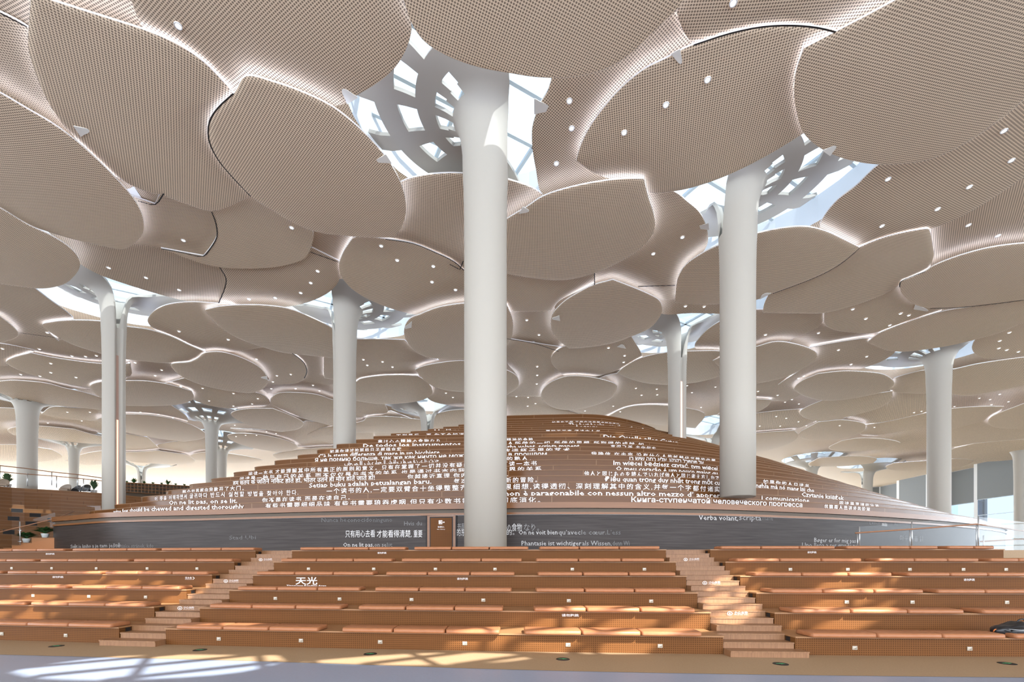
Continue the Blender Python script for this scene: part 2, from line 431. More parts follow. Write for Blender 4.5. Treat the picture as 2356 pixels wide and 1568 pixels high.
# skylights: a white shaft, steel bars and a pane over every hole
ZG = 24.6
NWIN = 0
for key, h in HOLES:
    NWIN += 1
    cx = sum(q[0] for q in h) / len(h); cy = sum(q[1] for q in h) / len(h)
    root = empty('window_%d' % NWIN, (cx, cy, ZB), 'roof skylight with steel bars over a white shaft', 'skylight', kind='structure')
    del root['category']
    zg = ZG if key != 'front' else ZB + .25
    bm = bmesh.new(); n = len(h)
    A = [bm.verts.new((q[0] - cx, q[1] - cy, .0)) for q in h]; B = [bm.verts.new((q[0] - cx, q[1] - cy, zg - ZB)) for q in h]
    for i in range(n): bm.faces.new((A[i], A[(i + 1) % n], B[(i + 1) % n], B[i]))
    mesh_obj('skylight_shaft', bm, 'shaftwhite', root)
    bm = bmesh.new()
    bm.faces.new([bm.verts.new((q[0] - cx, q[1] - cy, zg - ZB)) for q in h])
    bmesh.ops.triangulate(bm, faces=bm.faces)
    mesh_obj('pane', bm, 'skyglass' if key != 'front' else 'frontglass', root)
    bm = bmesh.new()
    ang = .5 if key != 'front' else math.radians(33)
    pitch = 2.3 if key != 'front' else 1.15
    wd = .09 if key != 'front' else .10
    for a0, pt in ((ang, pitch), (ang + PI / 2, pitch * 1.9)):
        u = Vector((math.cos(a0), math.sin(a0), 0)); nn = Vector((-u.y, u.x, 0))
        for k in range(-6, 7):
            o = nn * (k * pt + .3)
            # clip the bar to the hole by walking along it
            seg = [s * .15 for s in range(-50, 51) if inside(((o + u * s * .15).x + cx, (o + u * s * .15).y + cy), h)]
            if len(seg) < 3: continue
            a = o + u * seg[0]; b = o + u * seg[-1]
            z0 = zg - ZB - .16
            q = [bm.verts.new(p_ + nn * sg * wd + Vector((0, 0, z))) for z in (z0, z0 + .14) for p_ in (a, b) for sg in (-1, 1)]
            for f in ((0, 1, 3, 2), (4, 5, 7, 6), (0, 1, 5, 4), (2, 3, 7, 6), (0, 2, 6, 4), (1, 3, 7, 5)): bm.faces.new([q[j] for j in f])
    if len(bm.verts): mesh_obj('frame', bm, 'steel', root)
    else: bm.free()

# ------------------------------------------------------------------ ceiling leaf panels, traced outlines set at their own heights
# level 0 hangs lowest; each unit of level is 0.8 m higher
PANELS_TXT = '''
A .12|72,-20 66,60 65,110 80,165 105,225 140,280 175,320 225,375 280,415 335,440 375,450 430,470 485,486 577,452 545,418 500,365 480,320 482,280 500,250 538,215 510,185 470,145 415,107 345,75 260,47 165,17 100,-5
B 0|540,214 567,176 630,190 700,215 765,247 820,290 865,335 900,380 925,430 934,480 925,520 907,547 820,545 725,533 670,510 620,480 578,453 537,410 500,365 481,320 483,280 500,250
C .6|298,-30 312,30 335,75 400,150 480,200 560,260 700,260 765,248 800,235 820,221 870,190 910,155 938,105 947,60 935,25 915,-30 850,-110 750,-170 630,-198 500,-185 390,-130 325,-80
D 1|-80,-40 330,-40 370,110 200,120 60,62 -80,0
F .8|-80,0 0,29 62,62 110,100 300,250 400,440 330,480 250,420 100,270 0,205 -80,160
E .1|-190,190 -80,175 0,215 60,250 120,285 175,325 225,370 270,415 305,455 325,490 331,525 320,550 280,574 240,567 165,550 100,530 65,517 0,478 -80,430 -180,380 -225,290
G 0|-170,445 -80,440 0,479 65,518 115,541 155,566 178,590 184,611 170,636 145,655 100,664 65,662 0,653 -80,640 -180,600 -215,520
H1 .55|280,430 300,450 357,470 377,440 440,440 487,480 496,510 499,540 487,565 468,589 370,570 315,562 240,550
H2 .5|487,480 577,430 700,490 721,536 718,560 705,590 685,602 625,615 530,617 480,610 425,592 370,571 468,589 487,565 499,540 496,510
I1 .8|65,490 150,530 315,550 420,570 505,610 520,640 518,660 503,697 430,692 350,672 280,650 230,632 185,607 150,570
I2 .78|505,610 620,600 718,570 785,603 783,620 780,645 760,670 710,695 650,707 575,705 503,697 518,660 520,640
J .95|690,500 870,530 820,640 770,640 680,600
K .4|820,545 800,565 785,592 780,610 785,635 810,665 850,690 900,710 960,725 1030,730 1100,720 1110,640 1068,622 1045,602 1000,580 950,560 887,550
MM .5|900,440 925,418 975,404 1030,399 1070,400 1130,404 1190,420 1225,433 1248,448 1240,520 1180,600 1090,660 1000,600 887,570 860,520
L 0|1090,560 1165,505 1210,478 1250,452 1320,430 1390,417 1440,412 1481,412 1490,450 1503,490 1507,520 1498,545 1463,580 1418,607 1370,628 1318,642 1278,645 1228,640 1168,630 1090,600
N 0|918,-40 928,0 945,50 975,95 1030,130 1100,155 1178,170 1230,178 1280,180 1338,175 1393,160 1438,135 1478,100 1518,60 1558,22 1573,0 1588,-40 1580,-100 1530,-165 1440,-220 1330,-248 1200,-245 1080,-215 985,-160 930,-90
O .7|1280,130 1262,205 1245,235 1231,270 1224,300 1225,340 1233,390 1248,448 1300,470 1400,450 1395,360 1500,230 1640,140 1600,60 1555,10 1450,60
R .35|1326,370 1333,345 1353,300 1388,250 1433,200 1483,160 1533,135 1570,115 1596,104 1680,77 1755,62 1823,59 1880,64 1930,78 1925,150 1905,230 1875,290 1840,313 1780,350 1700,392 1640,417 1580,435 1520,444 1485,442 1440,425 1393,408 1370,400
S .5|1575,-30 1558,22 1565,55 1580,85 1596,104 1680,77 1755,62 1823,59 1880,64 1935,80 2020,60 2150,-30 2090,-110 1960,-160 1820,-168 1690,-130 1610,-80
T 0|1850,112 1923,74 1998,35 2063,0 2120,-30 2250,-100 2390,-125 2520,-85 2590,0 2570,90 2470,160 2356,230 2328,255 2288,285 2238,320 2183,350 2128,370 2078,377 2023,379 1968,372 1918,357 1878,335 1848,305 1833,260 1827,215 1833,160
U .45|2080,350 2023,379 1998,400 1973,425 1928,460 1898,495 1886,520 1900,545 1966,575 2040,560 2135,530 2208,500 2278,460 2356,408 2440,350 2530,270 2560,190 2480,130
W .85|2120,500 2440,300 2550,300 2590,400 2540,510 2440,570 2356,575 2280,585 2200,610 2150,635 2100,570
V1 0|1553,697 1555,670 1560,640 1578,610 1613,585 1653,565 1743,537 1803,525 1853,522 1898,532 1938,550 1978,570 1953,592 1918,617 1878,637 1828,657 1778,675 1740,690 1653,700 1600,700
V2 .12|1970,572 2040,545 2133,527 2138,530 2146,565 2148,590 2130,625 2072,655 2028,680 1958,705 1898,720 1828,721 1755,720 1758,700 1768,678 1828,655 1878,635 1918,615 1953,590
X .05|2070,660 2072,648 2128,625 2148,612 2203,590 2278,570 2356,560 2440,555 2520,570 2555,620 2515,665 2440,680 2356,690 2303,697 2198,708 2138,709 2103,700 2078,680
Y .45|1898,705 1983,680 2071,640 2110,690 2180,695 2150,735 2082,749 2023,765 1954,765 1911,756 1897,742
Z1 .1|1996,787 2023,767 2067,749 2118,731 2172,716 2212,709 2310,696 2440,675 2440,720 2356,742 2310,762 2256,778 2190,794 2136,803 2081,809 2045,807 2020,798
AA .6|2236,798 2262,760 2300,730 2440,690 2440,820 2356,818 2281,826 2250,818
AB .4|2057,870 2082,862 2131,851 2190,850 2245,838 2356,822 2440,815 2440,870 2300,898 2227,910 2180,905 2100,905 2050,900
AC 0|1640,830 1690,808 1740,798 1769,789 1791,786 1827,791 1863,802 1880,814 1874,829 1849,847 1809,867 1765,878 1740,883 1690,870
AD .12|1420,858 1440,842 1480,822 1536,811 1600,808 1655,808 1690,820 1690,850 1655,866 1600,880 1540,885 1480,880 1440,868
AE .45|1598,797 1609,778 1631,756 1655,740 1700,715 1755,712 1830,712 1900,712 1890,745 1871,760 1827,778 1795,790 1740,808 1690,820 1640,820 1610,808
AF .85|1800,800 1870,740 1900,735 1960,745 2040,755 2010,795 1940,800 1871,812
AG .5|1860,800 1918,789 1998,778 2040,785 2060,808 2030,830 1990,845 1950,856 1880,870 1830,895 1790,885 1850,845 1880,815
AH 0|1827,893 1845,876 1882,860 1936,854 1983,855 2027,860 2052,873 2057,883 2045,898 2002,909 1936,920 1893,921 1856,913 1834,902
AI .75|1690,855 1740,870 1815,850 1850,880 1840,910 1810,922 1760,922 1690,922
AJ .2|1842,945 1867,931 1903,917 2002,907 2054,900 2049,920 2023,938 1973,953 1918,965 1882,969 1849,960
AK .5|1690,960 1760,948 1850,940 1890,965 1827,989 1740,998 1680,1003
AL .3|1650,955 1690,918 1740,918 1776,920 1765,935 1740,948 1700,962
AM 0|1650,1005 1740,996 1827,990 1836,1000 1827,1014 1790,1029 1740,1040 1660,1044
AN .12|1838,998 1882,971 1936,966 1987,974 1991,982 1980,996 1929,1010 1865,1012
AO 0|1907,1029 1936,1014 1973,1008 2027,1009 2071,1018 2063,1025 2027,1034 1954,1038 1918,1036
AP .5|1985,978 2040,970 2129,950 2160,950 2160,980 2067,993 2010,1004 1980,1000
AQ .8|1960,953 2030,930 2054,900 2160,890 2160,960 2038,978 1987,980 1936,970
AR 0|1860,1069 1882,1054 1918,1051 1973,1049 2016,1054 2009,1065 1954,1071 1900,1073
AS .1|2038,1073 2056,1065 2129,1060 2200,1055 2240,1060 2210,1075 2129,1080 2060,1082
AT .35|2140,950 2190,940 2260,935 2310,935 2285,960 2189,988 2140,992
AU 0|2282,958 2356,928 2440,925 2440,975 2356,985 2300,985 2275,975
AV .6|2170,985 2270,955 2340,980 2440,970 2440,1030 2250,1035 2180,1025
AW .3|2170,1040 2240,1020 2330,1012 2440,1008 2440,1045 2300,1060 2200,1062
Q 0|930,770 934,745 948,730 965,724 1006,708 1068,698 1130,695 1166,702 1180,740 1170,790 1130,815 1068,826 995,824 965,815 945,798
KB .35|1100,600 1278,640 1368,625 1368,655 1290,690 1270,715 1210,717 1100,715
KC .85|1130,690 1270,690 1285,740 1290,775 1310,812 1230,792 1130,780
KD 0|1267,745 1272,722 1297,695 1328,675 1366,656 1410,644 1447,658 1490,676 1515,690 1523,706 1520,725 1495,755 1450,775 1400,792 1340,800 1310,802 1290,787 1272,765
KE .6|1470,405 1490,430 1550,441 1580,463 1610,490 1627,530 1628,560 1618,580 1600,605 1585,680 1540,690 1470,680 1410,650 1371,657 1340,640 1400,590 1480,520
KF .85|1450,650 1556,645 1600,690 1680,695 1670,722 1590,720 1523,722 1480,690
KG .3|1268,825 1275,812 1304,795 1380,785 1450,770 1475,812 1480,830 1420,852 1380,864 1330,868 1304,867 1284,852 1270,836
KH 0|1245,909 1250,895 1270,878 1304,866 1345,866 1393,875 1418,885 1418,899 1406,916 1379,929 1338,940 1298,943 1270,936 1250,922
KI .65|1120,770 1230,789 1300,800 1290,850 1320,870 1260,895 1246,912 1160,912 1190,870 1170,840
KJ .95|1130,900 1190,890 1260,890 1300,940 1340,955 1130,960
KL .8|1380,870 1440,855 1500,870 1560,890 1580,940 1470,960 1380,965 1310,940
KM .35|1395,960 1440,938 1480,932 1540,934 1620,950 1600,985 1500,975 1420,966
QB 0|956,850 975,842 1040,831 1068,830 1120,835 1167,852 1185,862 1194,878 1188,895 1167,908 1120,908 1068,902 1026,898 990,885 968,866
QC 0|770,905 790,890 820,878 829,872 870,865 920,863 961,865 982,878 995,899 988,912 965,922 920,928 870,929 820,922 780,915
QD .5|745,775 819,780 870,780 931,782 950,800 980,820 1010,828 962,850 965,870 868,875 819,880 745,870
QE .75|950,862 1000,880 1068,890 1130,895 1130,950 1068,938 1000,925 980,912
QF .4|780,918 880,922 890,938 891,949 870,955 836,960 780,958
QG .15|780,980 836,968 845,960 887,958 938,962 970,966 985,985 930,995 880,995 820,995
QH 0|995,960 1026,946 1068,942 1160,945 1180,985 1010,990
QI .8|770,950 836,955 900,945 980,975 960,1005 770,1020
LA 0|472,713 509,705 560,702 611,703 662,710 713,729 766,756 790,775 795,800 770,824 713,818 645,810 594,795 543,776 502,749 477,722
LB .45|340,740 343,729 360,712 390,700 441,695 482,697 530,700 600,740 640,790 600,800 560,806 510,811 475,808 441,797 390,775 353,756
LC .1|97,749 119,741 170,737 238,740 290,751 340,758 390,773 441,797 474,810 455,824 435,833 397,836 340,832 288,826 238,815 170,794 136,777
LD 0|394,838 435,833 455,824 472,812 509,810 550,821 591,841 611,861 616,878 608,892 577,904 526,899 475,889 431,873 407,858
LE .55|495,805 560,798 591,790 650,800 672,812 700,835 706,855 700,872 679,882 628,885 590,840
LF .8|660,800 790,815 790,890 712,880 690,874 706,855 700,835
LG .5|-80,640 0,650 70,655 112,688 150,715 170,736 110,760 136,785 40,765 -80,722
LI 0|-80,715 0,728 27,749 43,767 37,777 0,788 -80,800
LJ .75|-80,740 40,755 140,770 238,805 300,828 260,842 170,838 75,818 -80,805
LK .35|15,836 27,824 71,812 119,822 204,834 260,838 300,836 300,865 238,885 204,891 153,882 102,870 51,855
LL .65|-80,790 0,790 80,805 60,830 14,842 -80,845
LM .05|-80,880 0,877 34,875 109,882 146,892 190,902 238,917 262,930 238,942 170,936 102,929 34,917 0,904 -80,895
LN .65|-80,835 14,832 51,845 204,880 230,893 146,895 109,885 34,880 -80,882
LO 0|207,889 217,882 238,878 289,876 340,877 390,885 441,900 446,911 441,921 407,931 340,934 289,933 238,918 214,900
LP .8|250,825 340,828 400,830 420,858 440,876 380,886 333,880 250,875
LQ .45|370,884 431,868 526,890 577,900 604,908 622,926 611,934 550,940 492,935 446,920 430,900
LR .2|623,926 628,912 645,904 679,903 730,908 766,920 810,930 810,990 766,980 747,975 696,962 645,941
LS .85|580,890 612,875 690,875 700,865 790,880 790,925 730,912 660,907 620,925
LT 0|531,953 543,945 577,940 628,940 672,957 696,970 698,977 686,987 645,994 594,984 550,968
LU .45|230,933 340,930 390,930 424,953 433,967 426,974 373,966 288,958 225,948
LV 0|224,965 238,960 289,953 356,956 426,972 472,996 473,1007 424,1016 356,1007 289,994 238,977
LW 0|523,1002 543,997 594,999 645,1009 682,1024 679,1035 645,1040 594,1033 543,1018
LX .7|530,985 645,988 705,968 766,975 810,985 810,1035 713,1032 682,1026 645,1015 594,1002
LY .45|95,952 126,935 170,938 238,940 290,945 275,962 224,968 129,962
LZ 0|17,990 37,982 88,980 170,987 211,999 260,1010 270,1022 190,1019 88,1007 30,1000
MA .6|-80,955 0,938 80,945 125,955 240,962 250,980 215,1000 170,992 88,984 37,985 -80,1005
MB .05|-80,1025 0,1023 51,1024 119,1034 143,1048 136,1055 85,1062 0,1060 -80,1058
MC .45|250,996 289,998 340,1006 363,1028 365,1036 340,1040 250,1040
MD .5|355,1025 430,1012 475,1008 500,1018 490,1040 424,1048 350,1040
ME .05|250,1042 340,1038 360,1036 424,1045 448,1058 441,1065 390,1068 300,1062
MF 0|438,1048 472,1040 526,1043 577,1051 604,1058 560,1065 502,1063 452,1058
MG .1|628,1046 662,1038 733,1030 800,1028 820,1040 700,1052 640,1056
MH .3|150,1060 200,1042 240,1036 270,1040 270,1062 200,1070
LH .2|700,1000 740,985 800,975 860,985 860,1010 760,1020
'''
PAN = []
ORD = ['nearest', 'second nearest', 'third nearest', 'fourth nearest', 'fifth nearest', 'sixth nearest', 'seventh nearest', 'eighth nearest', 'ninth nearest', 'tenth nearest', 'eleventh nearest', 'twelfth nearest']
for line in PANELS_TXT.strip().split('\n'):
    head, body = line.split('|'); name, lev = head.split()
    pts = [tuple(float(v) for v in q.split(',')) for q in body.split()]
    PAN.append(dict(name=name, lev=float(lev), pts=pts))
CTOP = []       # where each column's top shows in the photo: used to say which leaf is which
for (key, x, d, R, *_r) in COLUMNS: CTOP.append((x, CY - F * (20.4 - EYE) / d, _r[-1]))
def visible_centre(pts):
    a = [(min(max(x, 0), W), min(max(y, 0), H)) for x, y in pts]
    return sum(q[0] for q in a) / len(a), sum(q[1] for q in a) / len(a)
BIG = {'A': 'very large leaf with its tip cut by the upper edge, upper left', 'N': 'large round leaf cut by the upper edge, above the tall middle column',
       'T': 'largest leaf, filling the upper right corner'}
groups = {}
for p in PAN:
    cx, cy = visible_centre(p['pts']); p['c'] = (cx, cy)
    best = min(CTOP, key=lambda q: math.hypot((q[0] - cx), (q[1] - cy) * 1.3))
    dx, dy = cx - best[0], cy - best[1]
    side = 'left of' if dx < 0 else 'right of'
    if abs(dy) > abs(dx) * .8: side = 'above' if dy < 0 else 'below'
    p['rank'] = math.hypot(dx, dy)
    groups.setdefault((best[2], side), []).append(p); p['key'] = (best[2], side)
for k, lst in groups.items():
    lst.sort(key=lambda q: q['rank'])
    for i, p in enumerate(lst):
        p['short'] = ('leaf %s%s the top of the %s' % ((ORD[i] + ' ') if len(lst) > 1 else '', k[1], k[0]))
# leaves that cross in plan never share a height: each is lifted clear of the ones hanging below it
def cross(a, b):
    ax = [q[0] for q in a]; ay = [q[1] for q in a]; bx = [q[0] for q in b]; by = [q[1] for q in b]
    if min(ax) > max(bx) or min(bx) > max(ax) or min(ay) > max(by) or min(by) > max(ay): return False
    for i in range(len(a)):
        for t in (0, .33, .66):
            q = (a[i - 1][0] + (a[i][0] - a[i - 1][0]) * t, a[i - 1][1] + (a[i][1] - a[i - 1][1]) * t)
            if inside(q, b): return True
    return False
placed = []
for p in sorted(PAN, key=lambda q: q['lev']):
    again = True
    while again:
        again = False
        for q in placed:
            if abs(p['lev'] - q['lev']) < .2 and (cross(p['pts'], q['pts']) or cross(q['pts'], p['pts'])):
                p['lev'] = q['lev'] + .21; again = True
    placed.append(p)
TREES = []
LEV = 0.8
def build_panel(p):
    z = ZC + p['lev'] * LEV
    ol = [P(x, y, z) for x, y in p['pts']]
    if area2(ol) < 0: ol.reverse()
    ol = spline([(v.x, v.y, 0) for v in ol], 4)
    n = len(ol)
    cx = sum(v.x for v in ol) / n; cy = sum(v.y for v in ol) / n
    th = .09
    lab = ('perforated ceiling ' + p['short'])
    root = empty('ceiling_panel', (cx, cy, z), lab, 'ceiling panel', 'overlapping leaf panels of the ceiling')
    ang = (hash_(p['name']) % 7) * .22 - .6
    rot = Matrix.Rotation(-ang, 3, 'Z')
    L2 = [rot @ Vector((v.x - cx, v.y - cy, 0)) for v in ol]
    bm = bmesh.new()
    star = all((L2[i].x * L2[(i + 1) % n].y - L2[(i + 1) % n].x * L2[i].y) > -1e-4 for i in range(n))
    size = math.sqrt(abs(area2(L2)))
    sag = min(.22, size * .015)
    if star:
        rings = []
        for s in (1, .985, .93, .82, .64, .42, .2):
            zz = 0.02 if s == 1 else -sag * (1 - s * s)
            rings.append([bm.verts.new((v.x * s, v.y * s, zz)) for v in L2])
        c = bm.verts.new((0, 0, -sag))
        for A, B in zip(rings, rings[1:]):
            for i in range(n): bm.faces.new((A[i], B[i], B[(i + 1) % n], A[(i + 1) % n]))
        for i in range(n): bm.faces.new((rings[-1][i], c, rings[-1][(i + 1) % n]))
        edge = rings[0]
    else:
        V, T = fill(L2)
        vv = [bm.verts.new((v.x, v.y, 0)) for v in V]
        for t in T: bm.faces.new([vv[i] for i in t][::-1])
        edge = vv[:n]
    ob = mesh_obj('perforated_sheet', bm, 'panel', root, True, rot=(0, 0, ang))
    # white edge band and the closed upper side
    bm = bmesh.new()
    A = [bm.verts.new((v.x, v.y, .015)) for v in L2]; B = [bm.verts.new((v.x, v.y, th)) for v in L2]
    for i in range(n): bm.faces.new((A[i], A[(i + 1) % n], B[(i + 1) % n], B[i]))
    V, T = fill(L2)
    vv = [bm.verts.new((v.x, v.y, th)) for v in V]
    for t in T: bm.faces.new([vv[i] for i in t])
    tag(mesh_obj('edge_band', bm, 'rim', root, rot=(0, 0, ang)), 'pale edge band')
    # cove light along the upper rim
    if p['lev'] <= .75 and p['name'] not in ('H1', 'H2', 'J', 'KI'):
        bm = bmesh.new(); I0, I1 = [], []
        for i in range(n):
            t = (L2[(i + 1) % n] - L2[i - 1]).normalized(); nn = Vector((-t.y, t.x, 0))
            I0.append(bm.verts.new(L2[i] + nn * .10 + Vector((0, 0, th + .02)))); I1.append(bm.verts.new(L2[i] + nn * .15 + Vector((0, 0, th + .02))))
        for i in range(n): bm.faces.new((I0[i], I0[(i + 1) % n], I1[(i + 1) % n], I1[i]))
        tag(mesh_obj('cove_light', bm, 'cove', root, rot=(0, 0, ang)), 'cool white cove light')
    if p in (PAN[51], PAN[57], PAN[75]):
        bm = bmesh.new(); tube(bm, [(0, 0, th - .01), (0, 0, ZB - z)], .012, 5); mesh_obj('hanger', bm, 'steel', root)
    # for finding what a ray meets
    R3 = Matrix.Rotation(ang, 3, 'Z')
    wv = [R3 @ v.co + Vector((cx, cy, z)) for v in ob.data.vertices]
    TREES.append((BVHTree.FromPolygons(wv, [tuple(f.vertices) for f in ob.data.polygons]), root, p))
def hash_(s):
    h = 0
    for ch in s: h = (h * 31 + ord(ch)) % 10007
    return h
for p in PAN: build_panel(p)
def hit_ceiling(x, y):
    o = Vector((0, 0, EYE)); dr = Vector(((x - CX) / F, 1, (CY - y) / F)).normalized()
    best = None
    for t, root, p in TREES:
        h = t.ray_cast(o, dr)
        if h[0] is not None and (best is None or h[3] < best[3]): best = (h[0], root, p, h[3])
    if best is None:
        v = P(x, y, ZB); return (v, None, None, 0)
    return best

# dark joints where leaves meet flush
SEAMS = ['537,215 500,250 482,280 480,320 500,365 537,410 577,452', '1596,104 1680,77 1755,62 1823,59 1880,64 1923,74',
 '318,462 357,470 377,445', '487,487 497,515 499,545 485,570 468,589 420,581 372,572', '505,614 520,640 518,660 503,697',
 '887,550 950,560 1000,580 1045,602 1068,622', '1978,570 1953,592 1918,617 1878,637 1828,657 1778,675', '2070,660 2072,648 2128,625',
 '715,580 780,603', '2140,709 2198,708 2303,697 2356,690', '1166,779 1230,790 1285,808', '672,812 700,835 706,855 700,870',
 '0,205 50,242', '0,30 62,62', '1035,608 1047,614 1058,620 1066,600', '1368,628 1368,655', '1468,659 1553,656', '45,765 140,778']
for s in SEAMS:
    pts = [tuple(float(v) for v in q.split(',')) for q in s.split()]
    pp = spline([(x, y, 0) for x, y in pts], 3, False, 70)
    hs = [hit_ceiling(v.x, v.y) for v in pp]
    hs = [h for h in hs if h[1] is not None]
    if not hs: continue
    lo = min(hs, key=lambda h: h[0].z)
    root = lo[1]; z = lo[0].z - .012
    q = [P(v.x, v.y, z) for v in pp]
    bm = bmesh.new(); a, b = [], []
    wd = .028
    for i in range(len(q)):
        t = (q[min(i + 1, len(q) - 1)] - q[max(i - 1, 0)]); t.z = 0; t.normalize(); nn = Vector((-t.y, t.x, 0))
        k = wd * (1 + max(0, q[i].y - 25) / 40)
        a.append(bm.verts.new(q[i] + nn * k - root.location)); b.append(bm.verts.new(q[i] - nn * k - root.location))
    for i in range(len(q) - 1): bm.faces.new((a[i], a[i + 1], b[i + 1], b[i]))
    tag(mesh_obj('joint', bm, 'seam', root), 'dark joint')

# pale tongues at the leaf edges
TABS = ['821,222 788,205 797,237', '885,356 866,371 898,376', '1233,228 1266,250 1233,263', '1895,345 1924,335 1912,357', '1990,392 2006,407 1972,414', '172,290 205,300 188,314', '305,430 281,444 326,461',
 '1196,492 1217,486 1205,476', '1566,116 1567,147 1545,127', '1627,514 1602,523 1629,529', '1774,674 1757,676 1748,688', '1285,726 1270,733 1287,738', '168,712 139,717 170,727', '946,740 930,755 945,754', '2105,712 2136,715 2110,700', '1420,797 1432,792 1440,801', '612,865 600,868 614,873']
for s in TABS:
    pts = [tuple(float(v) for v in q.split(',')) for q in s.split()]
    mx_, my_ = (pts[0][0] + pts[2][0]) / 2, (pts[0][1] + pts[2][1]) / 2
    h = min((hit_ceiling(mx_ + dx, my_ + dy) for dx, dy in ((0, 0), (3, 0), (-3, 0), (0, 3), (0, -3), (6, 6), (-6, -6))), key=lambda q: q[0].z)
    if h[1] is None: continue
    z = h[0].z - .03; root = h[1]
    a, t, b = (P(x, y, z) for x, y in pts)
    m = (a + b) / 2; d = t - m
    sd = (a - b) / 2
    L_ = []; R_ = []
    for q in (-.12, 0, .25, .5, .75, .9, .97):
        wv = 1 if q <= 0 else (1 - .6 * q ** .7) * math.sqrt(max(0.02, 1 - max(0, (q - .6) / .42) ** 2))
        L_.append(m + d * q + sd * wv); R_.append(m + d * q - sd * wv)
    ol = L_ + [t] + R_[::-1]
    bm = bmesh.new(); lo = [bm.verts.new(q - root.location) for q in ol]; hi = [bm.verts.new(q - root.location + Vector((0, 0, .02))) for q in ol]
    n = len(ol)
    bm.faces.new(lo); bm.faces.new(hi[::-1])
    for i in range(n): bm.faces.new((lo[i], hi[i], hi[(i + 1) % n], lo[(i + 1) % n]))
    bmesh.ops.recalc_face_normals(bm, faces=bm.faces)
    tag(mesh_obj('edge_tongue', bm, 'tongue', root), 'pale tongue at the leaf edge')

# recessed downlights
LIGHTS = '''410,58 671,523 422,552 250,615 336,638 412,666 731,623 715,650 692,673 633,684 573,687 877,565 914,598 997,612 994,648 1048,666
1687,5 1310,231 1315,294 1280,375 1436,304 1532,240 1628,182 1570,545 1503,583 2310,300 2327,368 2230,429 2157,480 2043,411 2029,519 2228,517 2296,541 1577,703 1620,704 1212,735 1962,710 1992,732 2072,720 2091,724 2047,747 1761,769 1883,765 2322,764
109,764 412,761 525,780 590,825 637,863 669,860 628,877 311,833 372,850 357,863 91,802 166,818 197,819 222,817 117,835 117,856 48,860 92,864 175,867 6,801 416,888 466,892 537,904 593,916 481,921 537,933 580,928 624,893 680,893 720,885 735,898 323,947 365,952 398,960 155,947 207,947 188,967 110,972 540,977 543,1003 565,1000 590,1000 613,992 635,996
836,826 845,839 880,831 903,843 1240,769 1227,786 1236,842 1236,862 1235,882 1188,911 1215,913 1232,927 1214,933 1400,799 1437,817 1435,832 1463,892 1476,908 1411,933 1346,944 1427,946 1026,903 1042,913
1511,894 1512,907 1581,886 1592,902 1646,889 1613,936 1929,804 1994,819 1958,837 1837,869 1849,864 1744,899 1789,908 1806,924 1822,918 1838,928 1786,957 1809,961 1837,969 2300,783 2298,800 2316,804 2343,808 1748,979 1795,979 1855,978 2012,982 2103,948 2120,945 2253,915 2278,918 2320,923 2281,930 2300,906 2196,934 1932,978'''
per = {}
for q in LIGHTS.split():
    x, y = (float(v) for v in q.split(','))
    h = hit_ceiling(x, y)
    per.setdefault(id(h[1]) if h[1] else 0, []).append((x, y, h))
POS = ['first', 'second', 'third', 'fourth', 'fifth', 'sixth', 'seventh', 'eighth', 'ninth', 'tenth', 'eleventh', 'twelfth', 'thirteenth', 'fourteenth', 'fifteenth', 'sixteenth']
proto_d = None
def downlight_near(loc, label):
    global proto_d
    if proto_d is None:
        proto_d = empty('recessed_downlight', loc, label, 'downlight', 'round downlights in the ceiling')
        bm = bmesh.new(); n = 20
        rs = [(.135, 0.0), (.13, -.035), (.095, -.03), (.085, .0)]
        rg = [[bm.verts.new((math.cos(2 * PI * i / n) * r, math.sin(2 * PI * i / n) * r, z)) for i in range(n)] for r, z in rs]
        for A, B in zip(rg, rg[1:]):
            for i in range(n): bm.faces.new((A[i], A[(i + 1) % n], B[(i + 1) % n], B[i]))
        mesh_obj('ring', bm, 'ring', proto_d, True)
        bm = bmesh.new(); bmesh.ops.create_circle(bm, cap_ends=True, segments=n, radius=.09)
        for v in bm.verts: v.co.z = -.012
        mesh_obj('lens', bm, 'lens', proto_d)
        return proto_d
    c = copy_tree(proto_d); c.location = loc; c['label'] = label
    return c
me_far = None
def downlight_far(loc, label):
    global me_far
    if me_far is None:
        bm = bmesh.new(); n = 10
        a = [bm.verts.new((math.cos(2 * PI * i / n) * .14, math.sin(2 * PI * i / n) * .14, 0)) for i in range(n)]
        b = [bm.verts.new((math.cos(2 * PI * i / n) * .085, math.sin(2 * PI * i / n) * .085, -.05)) for i in range(n)]
        for i in range(n): bm.faces.new((a[i], a[(i + 1) % n], b[(i + 1) % n], b[i]))
        bm.faces.new(b[::-1]).material_index = 1
        o = mesh_obj('recessed_downlight', bm, ['ring', 'lens'])
        me_far = o
    else:
        o = me_far.copy(); COL.objects.link(o)
    o.location = loc
    tag(o, label, 'downlight', 'round downlights in the ceiling', 'thing')
for k, lst in per.items():
    lst.sort()
    for i, (x, y, h) in enumerate(lst):
        p = h[2]
        where = p['short'].replace('the top of the ', '').replace(' nearest', '') if p else 'upper ceiling between the leaves'
        if p is None: lab = 'small round downlight in the recessed upper ceiling, %s from the left' % POS[i]
        elif len(lst) > 1: lab = 'downlight %s from left, in the %s' % (POS[i], where)
        else: lab = 'single round downlight in the %s' % where
        loc = h[0] - Vector((0, 0, .012))
        (downlight_near if loc.y < 34 else downlight_far)(loc, lab)
